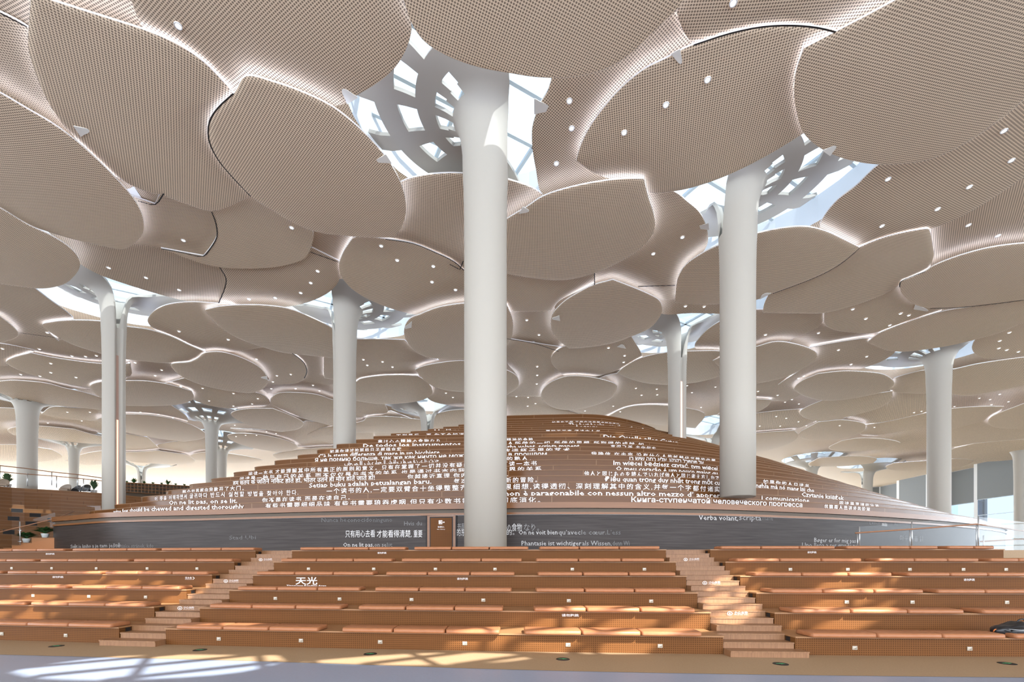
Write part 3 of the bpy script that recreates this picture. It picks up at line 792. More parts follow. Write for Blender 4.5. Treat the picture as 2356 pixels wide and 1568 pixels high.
# ------------------------------------------------------------------ floor
bm = bmesh.new()
vs = [bm.verts.new(v) for v in ((-150, -60, 0), (150, -60, 0), (150, 140, 0), (-150, 140, 0))]
bm.faces.new(vs)
tag(mesh_obj('floor', bm, 'floor'), 'polished white floor in front of the benches', kind='structure')
def d1(X): return 11.28 - .080 * X + .0022 * X * X
TREAD = 1.13
RISE = .45
def drow(k, X): return d1(X) + TREAD * (k - 1)
def row_at(k, x, off=0.0):
    "plan point on the front line of bench row k that shows at photo column x"
    s = (x - CX) / F; X = s * 12
    for _ in range(12): X = s * (drow(k, X) + off)
    return Vector((X, drow(k, X) + off, 0))
bpts = [P(x, y, 0) for x, y in ((-260, 1500), (0, 1505.5), (300, 1513), (600, 1521), (900, 1531), (1180, 1540), (1660, 1550), (2356, 1558), (2700, 1560))]
bpts = spline([(v.x, v.y, 0) for v in bpts], 3, False, 90)
bm = bmesh.new()
fr = [bm.verts.new((v.x, v.y, .004)) for v in bpts]
bk = [bm.verts.new((v.x, drow(1, v.x) + .3, .004)) for v in bpts]
for i in range(len(fr) - 1): bm.faces.new((fr[i], fr[i + 1], bk[i + 1], bk[i]))
tag(mesh_obj('floor_strip', bm, 'carpet'), 'beige floor strip along the foot of the benches', kind='structure')

# ------------------------------------------------------------------ bench rows
ROWWORD = ['', 'lowest', 'second', 'third', 'fourth', 'fifth', 'top']
BLOCK = {  # photo columns of the face ends: left block, middle block, right block
 1: ((-420, 274), (381.5, 1663.7), (1830, 2800)), 2: ((-420, 355), (460, 1634), (1782, 2800)), 3: ((-420, 429.5), (527.6, 1604.6), (1740, 2800)),
 4: ((-420, 488), (582, 1579), (1703, 2800)), 5: ((-420, 539), (630, 1555), (1669, 2700)), 6: ((-420, 588), (672, 1532), (1634, 2309))}
BW = ['left of both stairs', 'between the stairs', 'right of both stairs']
def strip_pts(Xa, Xb, step=.7):
    n = max(2, int(abs(Xb - Xa) / step))
    return [Xa + (Xb - Xa) * i / n for i in range(n + 1)]
def swept(bm, k, Xa, Xb, prof, ends=True, base=(0, 0, 0), shrink=None):
    "profile (offset behind the row line, height) carried along row k"
    xs = strip_pts(Xa, Xb)
    if shrink: xs = [Xa, Xa + .02, Xa + .05] + [x for x in xs if Xa + .1 < x < Xb - .1] + [Xb - .05, Xb - .02, Xb]
    rings = []
    pc = (sum(p[0] for p in prof) / len(prof), sum(p[1] for p in prof) / len(prof))
    for j, x in enumerate(xs):
        m = min(j, len(xs) - 1 - j)
        s = 1 if not shrink else (.70, .93, .985, 1)[min(m, 3)]
        rings.append([bm.verts.new((x - base[0], drow(k, x) + pc[0] + (o - pc[0]) * (s if shrink else 1) * (1 if not shrink else 1) - base[1], pc[1] + (h - pc[1]) * s - base[2])) for o, h in prof])
    n = len(prof)
    for A, B in zip(rings, rings[1:]):
        for i in range(n): bm.faces.new((A[i], B[i], B[(i + 1) % n], A[(i + 1) % n]))
    if ends:
        bm.faces.new(rings[0]); bm.faces.new(rings[-1][::-1])
    bmesh.ops.recalc_face_normals(bm, faces=bm.faces)
ROWROOT = {}
for k in range(1, 7):
    z = RISE * k
    for b, (xa, xb) in enumerate(BLOCK[k]):
        Xa, Xb = row_at(k, xa).x, row_at(k, xb).x
        mid = (Xa + Xb) / 2
        lab = 'wooden bench tier with perforated front, %s row up, %s' % (ROWWORD[k], BW[b])
        root = empty('bench_tier', (mid, drow(k, mid), 0), lab, 'bench', 'wooden bench tiers')
        ROWROOT[k, b] = root
        base = root.location
        bm = bmesh.new()
        dep = TREAD if k < 6 else .85
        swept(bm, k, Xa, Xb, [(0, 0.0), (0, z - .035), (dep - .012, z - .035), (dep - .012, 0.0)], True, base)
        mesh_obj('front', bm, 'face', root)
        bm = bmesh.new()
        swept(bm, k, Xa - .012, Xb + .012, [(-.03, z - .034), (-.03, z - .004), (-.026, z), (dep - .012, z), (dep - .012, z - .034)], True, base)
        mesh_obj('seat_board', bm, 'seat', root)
        # panel joints on the face
        L = Xb - Xa
# loose cushions: photo columns of the front edges
CUSH = {
 6: ([(-100, -31), (-30, 25.5), (26.5, 82), (82.5, 145), (165, 226), (227, 290), (290.6, 358), (370, 437), (438, 507), (508, 583)],
     [(689, 766), (766.8, 847), (848, 932), (952, 1038), (1039, 1125), (1126, 1216), (1242, 1333), (1334, 1425), (1426, 1519)],
     [(1660, 1752), (1753, 1840.5), (1841.5, 1923), (1949, 2026), (2027, 2095.5), (2096.4, 2160), (2184, 2242.5), (2243.3, 2290)]),
 5: ([(-70, 11.5), (12.3, 75), (91, 153.6), (154.3, 220.4), (221, 293), (306, 376.6), (377.3, 450.2), (451, 532)],
     [(645, 726.5), (727.2, 811), (812, 901), (923, 1013), (1014, 1106.3), (1107, 1201), (1234, 1331), (1332, 1430), (1431, 1530)],
     [(1696, 1795), (1796, 1890.6), (1892, 1984), (2022, 2106), (2107, 2182), (2183, 2254), (2281, 2346), (2346.8, 2420)]),
 4: ([(-75, 0), (15, 81.2), (82, 150.4), (151.2, 228), (240, 314.8), (315.5, 393), (394, 476)],
     [(589, 676), (677, 764.8), (765.6, 858), (887, 982), (983, 1080.5), (1081.5, 1184), (1238, 1341), (1342.5, 1447), (1448.5, 1556)],
     [(1738, 1846), (1847.5, 1953), (1954.2, 2054), (2091, 2188), (2189.2, 2275), (2276, 2365)]),
 3: ([(-10, 69.3), (70.2, 150), (163.5, 241), (241.8, 323.7), (324.6, 411)],
     [(545, 635), (636, 728.2), (729.2, 826.5), (861.4, 962.3), (963.7, 1068.6), (1069.5, 1177), (1234, 1345.3), (1347, 1460.6), (1462, 1578.5)],
     [(1776, 1894.7), (1896.3, 2013), (2014.4, 2127), (2160, 2269.6), (2271.3, 2390)]),
 2: ([(-40, 53.8), (68.4, 153.6), (154.4, 238.5), (239.4, 332)],
     [(480, 577), (578, 677.3), (678.6, 783), (823, 931), (932.6, 1043.7), (1045, 1157), (1229.5, 1349.2), (1350.7, 1473.6), (1475, 1601)],
     [(1825, 1959), (1961, 2090.7), (2092.3, 2221), (2265, 2420)]),
 1: ([(-50, 58.5), (59.5, 153), (154, 254.4)],
     [(403, 508.6), (510.4, 615.4), (616.8, 730.6), (785, 902), (903.4, 1023.2), (1024.7, 1150), (1207, 1338.6), (1340, 1476), (1477.2, 1617)],
     [(1870, 2020.3), (2022, 2171.6), (2173, 2318), (2339, 2460)])}
for k in range(1, 7):
    z = RISE * k
    for b in range(3):
        row = CUSH[k][b]
        for i, (xa, xb) in enumerate(row):
            off = -.19
            Xa, Xb = row_at(k, xa, off).x, row_at(k, xb, off).x
            lab = 'tan leather cushion, %s from left on the %s row, %s' % (POS[i], ROWWORD[k], BW[b])
            bm = bmesh.new()
            o0, o1, t = -.19, .50, .112
            prof = [(o0 + .024, z + .003), (o0 + .005, z + .014), (o0, z + .038), (o0 + .004, z + .074), (o0 + .022, z + t - .007), (o0 + .05, z + t), (o1 * .5, z + t + .010), (o1 - .05, z + t), (o1 - .01, z + t - .02), (o1, z + .04), (o1 - .01, z + .010), (o1 - .03, z + .003)]
            mid = (Xa + Xb) / 2
            loc = Vector((mid, drow(k, mid) + .2, z))
            swept(bm, k, Xa, Xb, prof, True, loc, True)
            o = mesh_obj('seat_cushion', bm, 'leather', None, True, loc=loc)
            tag(o, lab, 'cushion', 'leather cushions on the bench tiers', 'thing')

# ------------------------------------------------------------------ two stairs, three steps to a row
def side_x(b, d, which):
    xs, ys = [], []
    for k in range(1, 7):
        p = row_at(k, BLOCK[k][b][which]); ys.append(p.x); xs.append(p.y)
    return interp(xs, ys, d)
STEPROOT = []
for si, (bl, br, word) in enumerate(((0, 1, 'left'), (1, 2, 'right'))):
    p0 = row_at(1, (BLOCK[1][bl][1] + BLOCK[1][br][0]) / 2)
    root = empty('stairs', (p0.x, p0.y, 0), 'oak stairs climbing between the bench tiers, %s of the two flights' % word, 'stairs')
    STEPROOT.append(root); root_steps = []
    for k in range(1, 7):
        for j in range(3):
            zz = RISE * (k - 1) + .15 * (j + 1)
            o0 = (-.34, .03, .40)[j]
            o1 = (.03, .40, TREAD - .34)[j]
            if k == 6 and j == 2: o1 = .83
            xl = row_at(k, BLOCK[k][bl][1]).x + .016; xr = row_at(k, BLOCK[k][br][0]).x - .016
            dm = drow(k, (xl + xr) / 2)
            xl2 = max(xl, side_x(bl, dm + o1, 1) + .016) if False else xl
            if j == 0:
                xl -= .0; xr += .0
                xa, xb = (xl - .0, xr + .12) if si == 1 else (xl - .30, xr - .0)
                if k > 1: xa, xb = xl, xr
                if k == 1 and si == 0: xa, xb = xl - .28, xr
                if k == 1 and si == 1: xa, xb = xl, xr + .12
            else: xa, xb = xl, xr
            bm = bmesh.new()
            zb = 0.0 if k == 1 else RISE * (k - 1) - .2
            A = [(xa, drow(k, xa) + o0), (xb, drow(k, xb) + o0), (xb, drow(k, xb) + o1), (xa, drow(k, xa) + o1)]
            if j == 2 and k < 6:
                xa2 = row_at(k + 1, BLOCK[k + 1][bl][1]).x + .016; xb2 = row_at(k + 1, BLOCK[k + 1][br][0]).x - .016
                A[2] = (min(xb, xb2) if si == 0 else xb, A[2][1]); A[3] = (xa, A[3][1])
            lo = [bm.verts.new((p[0] - p0.x, p[1] - p0.y, zb)) for p in A]
            hi = [bm.verts.new((p[0] - p0.x, p[1] - p0.y, zz - .03)) for p in A]
            for i in range(4): bm.faces.new((lo[i], lo[(i + 1) % 4], hi[(i + 1) % 4], hi[i]))
            bm.faces.new(lo[::-1]); bm.faces.new(hi)
            B = [(A[0][0], A[0][1] - .02), (A[1][0], A[1][1] - .02), A[2], A[3]]
            lo = [bm.verts.new((p[0] - p0.x, p[1] - p0.y, zz - .03)) for p in B]
            hi = [bm.verts.new((p[0] - p0.x, p[1] - p0.y, zz)) for p in B]
            for i in range(4): bm.faces.new((lo[i], lo[(i + 1) % 4], hi[(i + 1) % 4], hi[i]))
            bm.faces.new(lo[::-1]); bm.faces.new(hi)
            mesh_obj('step', bm, 'step', root)
    # small dark step lights in the side walls
    for k in range(1, 7):
        b, which, sg = ((0, 1, 1), (2, 0, -1))[si]
        X = row_at(k, BLOCK[k][b][which]).x
        bm = bmesh.new()
        zc = RISE * k - .10
        X0 = X - root.location.x
        y0 = drow(k, X) + .20 - root.location.y
        box(bm, (X0 - .004 if sg < 0 else X0 + .002, y0, zc - .055), (X0 - .014 if sg < 0 else X0 + .014, y0 + .16, zc + .055))
        bmesh.ops.recalc_face_normals(bm, faces=bm.faces)
        tag(mesh_obj('step_light', bm, 'dark', root), 'small dark step light')

# ------------------------------------------------------------------ sockets and lettering on the fronts
SOCK = {1: [5, 152, 504, 693, 875, 1069.6, 1307, 1518.5, 1966, 2230], 3: [76.6, 205, 335.6, 634, 781.5, 947, 1112, 1308.7, 1498, 1947.6, 2098.6, 2316],
        5: [27.4, 119.6, 222, 339, 453.6, 710, 860, 1002, 1139, 1316.7, 1482.5, 1818, 1950, 2092.6, 2216, 2314]}
proto_s = None
for k, xs in SOCK.items():
    for i, x in enumerate(xs):
        p = row_at(k, x)
        loc = Vector((p.x, p.y - .0035, RISE * (k - 1) + .19)); rz = math.atan(-.08 + .0044 * p.x)
        lab = 'small metal socket plate, %s from left along the %s bench row' % (POS[i], ROWWORD[k])
        if proto_s is None:
            proto_s = empty('wall_socket', loc, lab, 'socket', 'socket plates on the bench fronts', rz)
            bm = bmesh.new(); box(bm, (-.058, -.012, -.045), (.058, .0, .045)); mesh_obj('plate', bm, 'plate', proto_s)
            bm = bmesh.new(); box(bm, (.02, -.0135, -.012), (.036, -.012, .004)); box(bm, (-.005, -.0135, -.024), (.012, -.012, -.012)); box(bm, (.026, -.0135, -.03), (.04, -.012, -.02)); mesh_obj('socket_hole', bm, 'sock', proto_s)
            bm = bmesh.new(); box(bm, (-.04, -.0135, .012), (.028, -.012, .026)); mesh_obj('label', bm, 'paper', proto_s)
        else:
            c = copy_tree(proto_s); c.location = loc; c.rotation_euler = (0, 0, rz); c['label'] = lab
def face_text(k, x0, x1, body, z0, h, parent, bold=.0, spacing=1.0, m='letter', off=-.006, name='lettering', res=2):
    vs, fs = glyphs(body, spacing, bold, res)
    if not vs: return
    xa = min(v.x for v in vs); xb = max(v.x for v in vs); ya = min(v.y for v in vs); yb = max(v.y for v in vs)
    A, B = row_at(k, x0, off), row_at(k, x1, off)
    bm = bmesh.new(); bv = []
    for v in vs:
        X = A.x + (B.x - A.x) * (v.x - xa) / (xb - xa)
        bv.append(bm.verts.new(Vector((X, drow(k, X) + off, z0 + h * (v.y - ya) / (yb - ya))) - parent.location))
    for f in fs:
        try: bm.faces.new([bv[i] for i in f])
        except ValueError: pass
    return mesh_obj(name, bm, m, parent)
for k, b, x in ((6, 0, 115), (6, 1, 878.6), (6, 2, 1868), (4, 0, 133), (4, 1, 1064), (4, 2, 2230), (2, 1, 1312)):
    w2 = 9 if k == 6 else (11 if k == 4 else 17)
    face_text(k, x - w2 * 1.15, x + w2 * 1.15, '请勿跑跳', RISE * k - .15, .075, ROWROOT[k, b])
face_text(4, 426, 441.5, '饮水处', RISE * 4 - .155, .075, ROWROOT[4, 0]); face_text(4, 426, 442, 'Drinking Water', RISE * 4 - .185, .022, ROWROOT[4, 0])
face_text(4, 443.5, 447.5, '>', RISE * 4 - .185, .11, ROWROOT[4, 0])
face_text(4, 680, 730, '天光', RISE * 4 - .335, .265, ROWROOT[4, 1], .012, 1.0)
face_text(4, 659, 751, 'Tianguang Reading Area', RISE * 4 - .405, .062, ROWROOT[4, 1], .022)
# step warnings on the risers: circle sign, four characters, fine print
def step_text(si, k, j, x, scale):
    root = STEPROOT[si]
    o = (-.34, .03, .40)[j] - .024
    z = RISE * (k - 1) + .15 * j + .02
    c = row_at(k, x, o)
    def put(body, dx, wd, dz, h, res=2, bold=0.0):
        vs, fs = glyphs(body, 1.0, bold, res)
        xa = min(v.x for v in vs); xb = max(v.x for v in vs); ya = min(v.y for v in vs); yb = max(v.y for v in vs)
        bm = bmesh.new(); bv = [bm.verts.new(Vector((c.x + dx + wd * (v.x - xa) / (xb - xa), c.y + 0.0, z + dz + h * (v.y - ya) / (yb - ya))) - root.location) for v in vs]
        for v in bv: v.co.y = drow(k, v.co.x + root.location.x) + o - root.location.y
        for f in fs:
            try: bm.faces.new([bv[i] for i in f])
            except ValueError: pass
        mesh_obj('lettering', bm, 'letter', root)
    put('小心台阶', -.10, .36, .045, .065)
    put('Mind the step', -.10, .36, .012, .02)
    bm = bmesh.new(); n = 24
    cx = c.x - .22 - root.location.x; cz = z + .055; cy = drow(k, c.x - .22) + o - root.location.y
    for r0, r1 in ((.042, .054),):
        a = [bm.verts.new((cx + math.cos(2 * PI * i / n) * r0 * 1.35, cy, cz + math.sin(2 * PI * i / n) * r0)) for i in range(n)]
        b = [bm.verts.new((cx + math.cos(2 * PI * i / n) * r1 * 1.35, cy, cz + math.sin(2 * PI * i / n) * r1)) for i in range(n)]
        for i in range(n): bm.faces.new((a[i], a[(i + 1) % n], b[(i + 1) % n], b[i]))
    t = [bm.verts.new((cx + q[0], cy, cz + q[1])) for q in ((-.03, -.018), (.03, -.018), (0, .028))]
    bm.faces.new(t)
    mesh_obj('warning_sign', bm, 'letter', root)
for si, k, j, x in ((0, 6, 0, 612), (0, 4, 1, 533), (0, 2, 2, 429), (1, 6, 0, 1592), (1, 4, 1, 1638), (1, 2, 2, 1698)):
    step_text(si, k, j, x, 1)

# round floor lights with a green arrow
FL = [(130, 1485.5), (460, 1494.5), (852, 1503.5), (1295, 1515.5), (1796, 1526.5), (2317, 1525.5)]
proto_f = None
for i, (x, y) in enumerate(FL):
    loc = P(x, y, .004)
    lab = 'round exit marker with green arrow set in the beige floor, %s from left' % POS[i]
    if proto_f is None:
        proto_f = empty('floor_marker', loc, lab, 'floor marker', 'round exit markers in the floor')
        bm = bmesh.new()
        bmesh.ops.create_cone(bm, cap_ends=True, segments=28, radius1=.16, radius2=.15, depth=.008)
        for v in bm.verts: v.co.z += .004
        mesh_obj('disc', bm, 'dark', proto_f)
        bm = bmesh.new()
        q = [(-.10, .02), (-.01, .02), (-.01, .055), (.11, 0), (-.01, -.055), (-.01, -.02), (-.10, -.02)]
        bm.faces.new([bm.verts.new((a, b, .0095)) for a, b in q][::-1])
        bmesh.ops.recalc_face_normals(bm, faces=bm.faces)
        mesh_obj('arrow', bm, 'green', proto_f)
    else:
        c = copy_tree(proto_f); c.location = loc; c['label'] = lab
# ------------------------------------------------------------------ the stepped hill
H0 = 2.94                     # ledge height above the eye
FRONT_Y = [1154, 1139, 1125, 1108, 1093, 1080, 1069, 1056, 1045, 1036, 1027, 1019, 1011.5, 1004, 997, 991, 986, 981, 976, 971, 966, 960, 952]
NK = len(FRONT_Y)
NOSE = [(129, 1193), (215, 1179), (270, 1164), (329, 1146), (385, 1132), (438, 1117), (487, 1104), (538, 1089), (586, 1076), (632, 1061), (685, 1048), (730, 1035), (775, 1022), (820, 1011), (860, 1001), (900, 993), (945, 985), (985, 978), (1020, 972), (1055, 966), (1085, 961), (1110, 957), (1135, 953)]
SIL = [(1340, 949), (1415, 960), (1491, 978), (1536, 1000), (1583, 1009), (1653, 1026), (1738, 1052), (1802, 1069), (1863, 1089), (1929, 1112), (2006, 1134), (2082, 1157), (2184, 1185), (2300, 1207), (2345, 1222), (2420, 1245)]
def sil_x(y):
    return interp([q[1] for q in SIL], [q[0] for q in SIL], y)
def tier_z(k): return EYE + H0 + .45 * k
RF = [(.18, .04), (.31, .124), (.395, .19), (.63, .43), (.86, .74)]
LF = [(.985, .90), (.90, .73), (.79, .535), (.606, .384), (.43, .22), (.21, .07)]
def contour(k, inset=0.0):
    "closed plan line of tier k, and the index range of its front from left nose to right nose"
    h = tier_z(k) - EYE
    df = F * h / (CY - FRONT_Y[k])
    Xc = 3.2 + 3.0 * k / 22
    dR = 38 + .25 * k
    xr = sil_x(CY - F * h / dR)
    XR = (xr - CX) / F * dR
    nx, ny = NOSE[k]
    dL = max(F * h / (CY - ny), df + .7)
    XL = (nx - CX) / F * dL
    XR = max(XR, Xc + 2.0)
    pts = [(XL, dL)] + [(Xc + (XL - Xc) * a, df + (dL - df) * b) for a, b in LF] + [(Xc, df)] + [(Xc + (XR - Xc) * a, df + (dR - df) * b) for a, b in RF] + [(XR, dR)]
    nf = len(pts)
    s = max(.12, 1 - k / 24)
    rr = Vector((XR, dR, 0)).normalized(); rl = Vector((XL, dL, 0)).normalized()
    back = [(XR + rr.x * 2 * s - .5 * s, dR + rr.y * 2.5 * s), (XR * .8 + Xc * .2, dR + 8 * s), (XR * .4 + Xc * .6, dR + 12 * s), (Xc, dR + 13 * s), (XL * .5 + Xc * .5, dR + 11 * s), (XL * .85 + Xc * .15 + rl.x * 2 * s, (dL + dR) / 2 + 6 * s), (XL + rl.x * 1.6 * s + .25 * s, dL + rl.y * 1.8 * s)]
    v = spline([(a, b, 0) for a, b in pts + back], 8, True, 100)
    n = nf * 8 - 8
    if inset:
        m = len(v); out = []
        for i in range(m):
            t = (v[(i + 1) % m] - v[i - 1]).normalized()
            out.append(v[i] + Vector((-t.y, t.x, 0)) * inset)
        v = out
    return v, n
hill = empty('terraced_hill', (2, 30, 2.7), 'large brown wooden hill of narrow curved steps covered in white quotations', 'stepped hill')
HB = hill.location
def ring_solid(name, v, z0, z1, m, parent, base, top_m=None, lip=0.0):
    bm = bmesh.new(); n = len(v)
    A = [bm.verts.new((p.x - base.x, p.y - base.y, z0 - base.z)) for p in v]; B = [bm.verts.new((p.x - base.x, p.y - base.y, z1 - base.z)) for p in v]
    for i in range(n): bm.faces.new((A[i], A[(i + 1) % n], B[(i + 1) % n], B[i])).smooth = True
    V, T = fill(v)
    vv = [bm.verts.new((q.x - base.x, q.y - base.y, z1 - base.z)) for q in V]
    for t in T: bm.faces.new([vv[i] for i in t]).material_index = 1
    o = mesh_obj(name, bm, [m, top_m or m], parent)
    return o
TIER = {}
CONT = {}
for k in range(NK):
    CONT[k] = contour(k)
z = tier_z(0)
ring_solid('ledge', CONT[0][0], z - .29, z, 'fascia', hill, HB, 'hilltop')
ring_solid('ledge_slot', contour(0, .14)[0], z - .48, z - .29, 'slot', hill, HB)
ring_solid('ledge_trim', contour(0, .04)[0], z - .59, z - .48, 'fascia', hill, HB)
screen_v, screen_n = contour(0, .12)
bm = bmesh.new()
z0, z1 = 2.7, z - .60
A = [bm.verts.new((p.x - HB.x, p.y - HB.y, z0 - HB.z)) for p in screen_v]; B = [bm.verts.new((p.x - HB.x, p.y - HB.y, z1 - HB.z)) for p in screen_v]
n = len(screen_v)
for i in range(n): bm.faces.new((A[i], A[(i + 1) % n], B[(i + 1) % n], B[i])).smooth = True
screen = tag(mesh_obj('screen_wall', bm, 'screen', hill), 'dark grey curved screen wall with faint quotations')
for k in range(1, NK):
    TIER[k] = ring_solid('tier', CONT[k][0], tier_z(k - 1) - .02, tier_z(k), 'hill', hill, HB, 'hilltop')
    v = contour(k, -.018)[0]; n = len(v); bm = bmesh.new(); zt = tier_z(k)
    v_ = v[:CONT[k][1] + 8]
    A = [bm.verts.new((p.x - HB.x, p.y - HB.y, zt - .035 - HB.z)) for p in v_]; B = [bm.verts.new((p.x - HB.x, p.y - HB.y, zt + .003 - HB.z)) for p in v_]; C_ = [bm.verts.new((p.x - HB.x, p.y - HB.y + .06, zt + .003 - HB.z)) for p in v_]
    D_ = [bm.verts.new((p.x - HB.x, p.y - HB.y + .03, zt - .035 - HB.z)) for p in v_]
    for i in range(len(v_) - 1): bm.faces.new((A[i], A[i + 1], B[i + 1], B[i])); bm.faces.new((B[i], B[i + 1], C_[i + 1], C_[i])); bm.faces.new((D_[i], D_[i + 1], A[i + 1], A[i]))
    mesh_obj('nosing', bm, 'nosing', TIER[k])
# points on the curved lines
def on_line(v, n, x):
    "point on the front of a plan line that shows at photo column x"
    best = None
    for i in range(n):
        a, b = v[i], v[i + 1]
        fa, fb = px(a) - x, px(b) - x
        if (fa <= 0 <= fb) or (fb <= 0 <= fa):
            t = fa / (fa - fb) if fa != fb else 0
            p = a + (b - a) * t
            if best is None or p.y < best[0].y: best = (p, i + t)
    return best
def curve_text(v, n, x0, x1, body, zb, size, parent, base, bold=0.0, spacing=1.0, off=.02, m='letter', fit=True, res=1, zfit=None):
    a, b = on_line(v, n, x0), on_line(v, n, x1)
    if a is None or b is None: return None
    vs, fs = glyphs(body, spacing, bold, res)
    if not vs: return None
    xa = min(q.x for q in vs); xb = max(q.x for q in vs)
    # arc length between the ends
    s0, s1 = sorted((a[1], b[1]))
    ks = [s0] + [q for q in range(int(s0) + 1, int(s1) + 1)] + [s1]
    pts = [v[int(q)] + (v[(int(q) + 1) % len(v)] - v[int(q)]) * (q - int(q)) for q in ks]
    acc = [0]
    for p, q in zip(pts, pts[1:]): acc.append(acc[-1] + (q - p).length)
    bm = bmesh.new(); bv = []
    ya = min(q.y for q in vs); yb = max(q.y for q in vs)
    for q in vs:
        s = (q.x - xa) / (xb - xa) * acc[-1]
        j = 0
        while j < len(acc) - 2 and acc[j + 1] < s: j += 1
        t = (s - acc[j]) / max(1e-6, acc[j + 1] - acc[j])
        p = pts[j] + (pts[j + 1] - pts[j]) * t
        d = (pts[j + 1] - pts[j]).normalized()
        nn = Vector((d.y, -d.x, 0))
        zz = zb + q.y * size if zfit is None else zb + (q.y - ya) / (yb - ya) * zfit
        bv.append(bm.verts.new(Vector((p.x + nn.x * off, p.y + nn.y * off, zz)) - base))
    for f in fs:
        try: bm.faces.new([bv[i] for i in f])
        except ValueError: pass
    return mesh_obj('lettering', bm, m, parent)
QUOTES = [
 (1, 612, 1243, '有些书需要细细品味,有些书需要狼吞虎咽,但只有少数书需要咀嚼,彻底消化。'), (1, 262, 562, 'wine few should be chewed and digested thoroughly'),
 (1, 1452, 1845, 'Книга-ступенчатой человеческого прогресса'), (1, 1895, 2000, '书籍是人类进步的阶梯'),
 (2, 390, 547, 'On ne lit pas, on se lit.'), (2, 604, 806, '你不是在读书,而是在读自己。'), (2, 1110, 1696, 'ltura non è paragonabile con nessun altro mezzo d’ apprendime'),
 (2, 1751, 1861, 'i comunicazione'), (2, 1930, 2020, '阅读是灵魂的壮游'),
 (3, 357, 687, '이 뜻을 이해하면서 글귀마다 반드시 실천할 방법을 찾아야 한다.'), (3, 752, 1655, '一个读书的人,一定要双臂合十坐得整整齐齐,用心细思细想,读得透彻、深刻理解其中的含义,并每一个字都付诸实'),
 (3, 1843, 1940, 'Czytanie książek'), (4, 421, 562, '整个世界都向我敞开了大门。'), (4, 712, 993, 'Setiap buku adalah petualangan baru.'),
 (4, 1045, 1236, '每本书都是一次新的冒险。'), (4, 1391, 1655, 'Điều quan trọng duy nhất trong một cu'), (4, 1738, 1872, 'nghĩa mà nó mang lại cho'),
 (5, 537, 863, 'हम सत्य के जितने निकट होते हो, भीतर उतने ही मौन होते जाते हो!'), (5, 938, 1170, '你越接近真理,你内心就越沉默。'),
 (5, 1344, 1653, '他人と同じものを読んでいれば他人と同じ考え方しかで'), (5, 1755, 1860, '如果你的人只读书'),
 (6, 553, 1256, '阅读是一种与自己的关系,而不仅仅是与书本的关系,也是通过书本向我们打开的世界的关系。'), (6, 1417, 1650, 'O meu coração é um pouco maior qu'),
 (7, 573, 1235, '阅读一本书,才能理解其中所有真正的原则和意义。只有在掌握了一切并没有疑问之后,你才可读一本书'), (7, 1411, 1650, 'Im więcej będziesz czytać, tym więcej'),
 (8, 793, 1010, 'باحصلاا رشي رامحلا شقارب اهسفن ىلع تنج'), (8, 1080, 1223, '书籍是我们的熟人。'), (8, 1448, 1618, 'אל תסתכל בקנקן, אלא במה שיש בו'[::-1]),
 (9, 725, 1258, 'Я не помню больше, так же как ничто не может изменить в прошлом'), (9, 1360, 1645, '我确信,在未来,没有什么人能够替代书籍的位置'),
 (10, 733, 1012, "C'è la stessa differenza di mare in un bicchiere"), (10, 1100, 1311, '把大海放进杯子里的艺术'), (11, 760, 923, '如果你读过的那些日子都得充实'),
 (11, 1150, 1333, 'Verba volant, scripta manent'), (11, 1405, 1508, '高深飞逝 去向何方'), (12, 836, 1060, 'De todos los instrumentos'), (12, 1168, 1480, '人所做的一切 所做的思想 所取得的成就 如'),
 (13, 870, 1012, '書は心の精神の食物なり'), (13, 1166, 1226, '精神的食粮'), (14, 1388, 1560, 'Die Quelle alles Guten'), (15, 912, 1110, '不到最后一页,你不会知道结局是'), (16, 1256, 1380, '要知天下事,须读古人书'),
 (17, 1000, 1060, 'Un libro'), (18, 1326, 1376, 'Leggere'), (19, 1308, 1480, 'The best books... are those that tell'), (20, 1270, 1424, '如果有天堂,天堂应该是图书馆的模样')]
for k, x0, x1, body in QUOTES:
    cjk = any('\u2e80' < c < '\ud7ff' for c in body)
    v, n = CONT[k]
    lat = not cjk
    curve_text(v, n, x0, x1, body, tier_z(k - 1) + (.135 if lat else .10), .37 if lat else .33, TIER[k], HB, .014 if lat else .008, 1.0 if lat else 1.35, -.03 * -1)

# the screen: quotations fading away, and a flush wooden door
SM = {}
def dim(a):
    if a not in SM: SM[a] = mat('screen_lettering_%02d' % int(a * 100), (.3 * a + .05,) * 3, .5, .3, .42 * a, (.95, .93, .95))
    return SM[a]
def fading(x0, x1, body, y, hpx, levels):
    "words in the screen lose strength along the line"
    parts = body.split('|'); tot = sum(len(p) for p in parts); c = 0
    for p, l in zip(parts, levels):
        xa = x0 + (x1 - x0) * c / tot; c += len(p); xb = x0 + (x1 - x0) * (c - .35) / tot
        o = on_line(screen_v, screen_n, (xa + xb) / 2)
        d = o[0].y
        zb = EYE + (CY - y) / F * d
        curve_text(screen_v, screen_n, xa, xb, p, zb, hpx * d / F * 1.4, screen, HB, 0, 1.0, .012, dim(l), True, 1)
fading(795, 976, '只有用心去看|才能看得清楚,|重要', 1234, 13, (.9, 1, .95))
fading(790, 905, 'On ne lit pas, |on se |lit', 1257, 10, (.8, .35, .15))
fading(740, 905, 'Nunca he |conocido |ninguno', 1200, 10, (.12, .16, .10))
fading(930, 973, 'Hvis du', 1208, 10, (.2,))
fading(1052, 1074, '书是', 1217, 12, (.3,)); fading(1051, 1075, '的东', 1231, 13, (.8,))
fading(1166, 1245, 'の食物|なり。', 1220, 14, (.7, .3))
fading(1166, 1430, '的。On ne voit bien |qu’avec |le cœur. |L’ess', 1229, 11, (.75, .45, .22, .12))
fading(1200, 1450, 'Phantasie ist wichtiger |als Wissen, |denn Wi', 1254, 11, (.65, .45, .18))
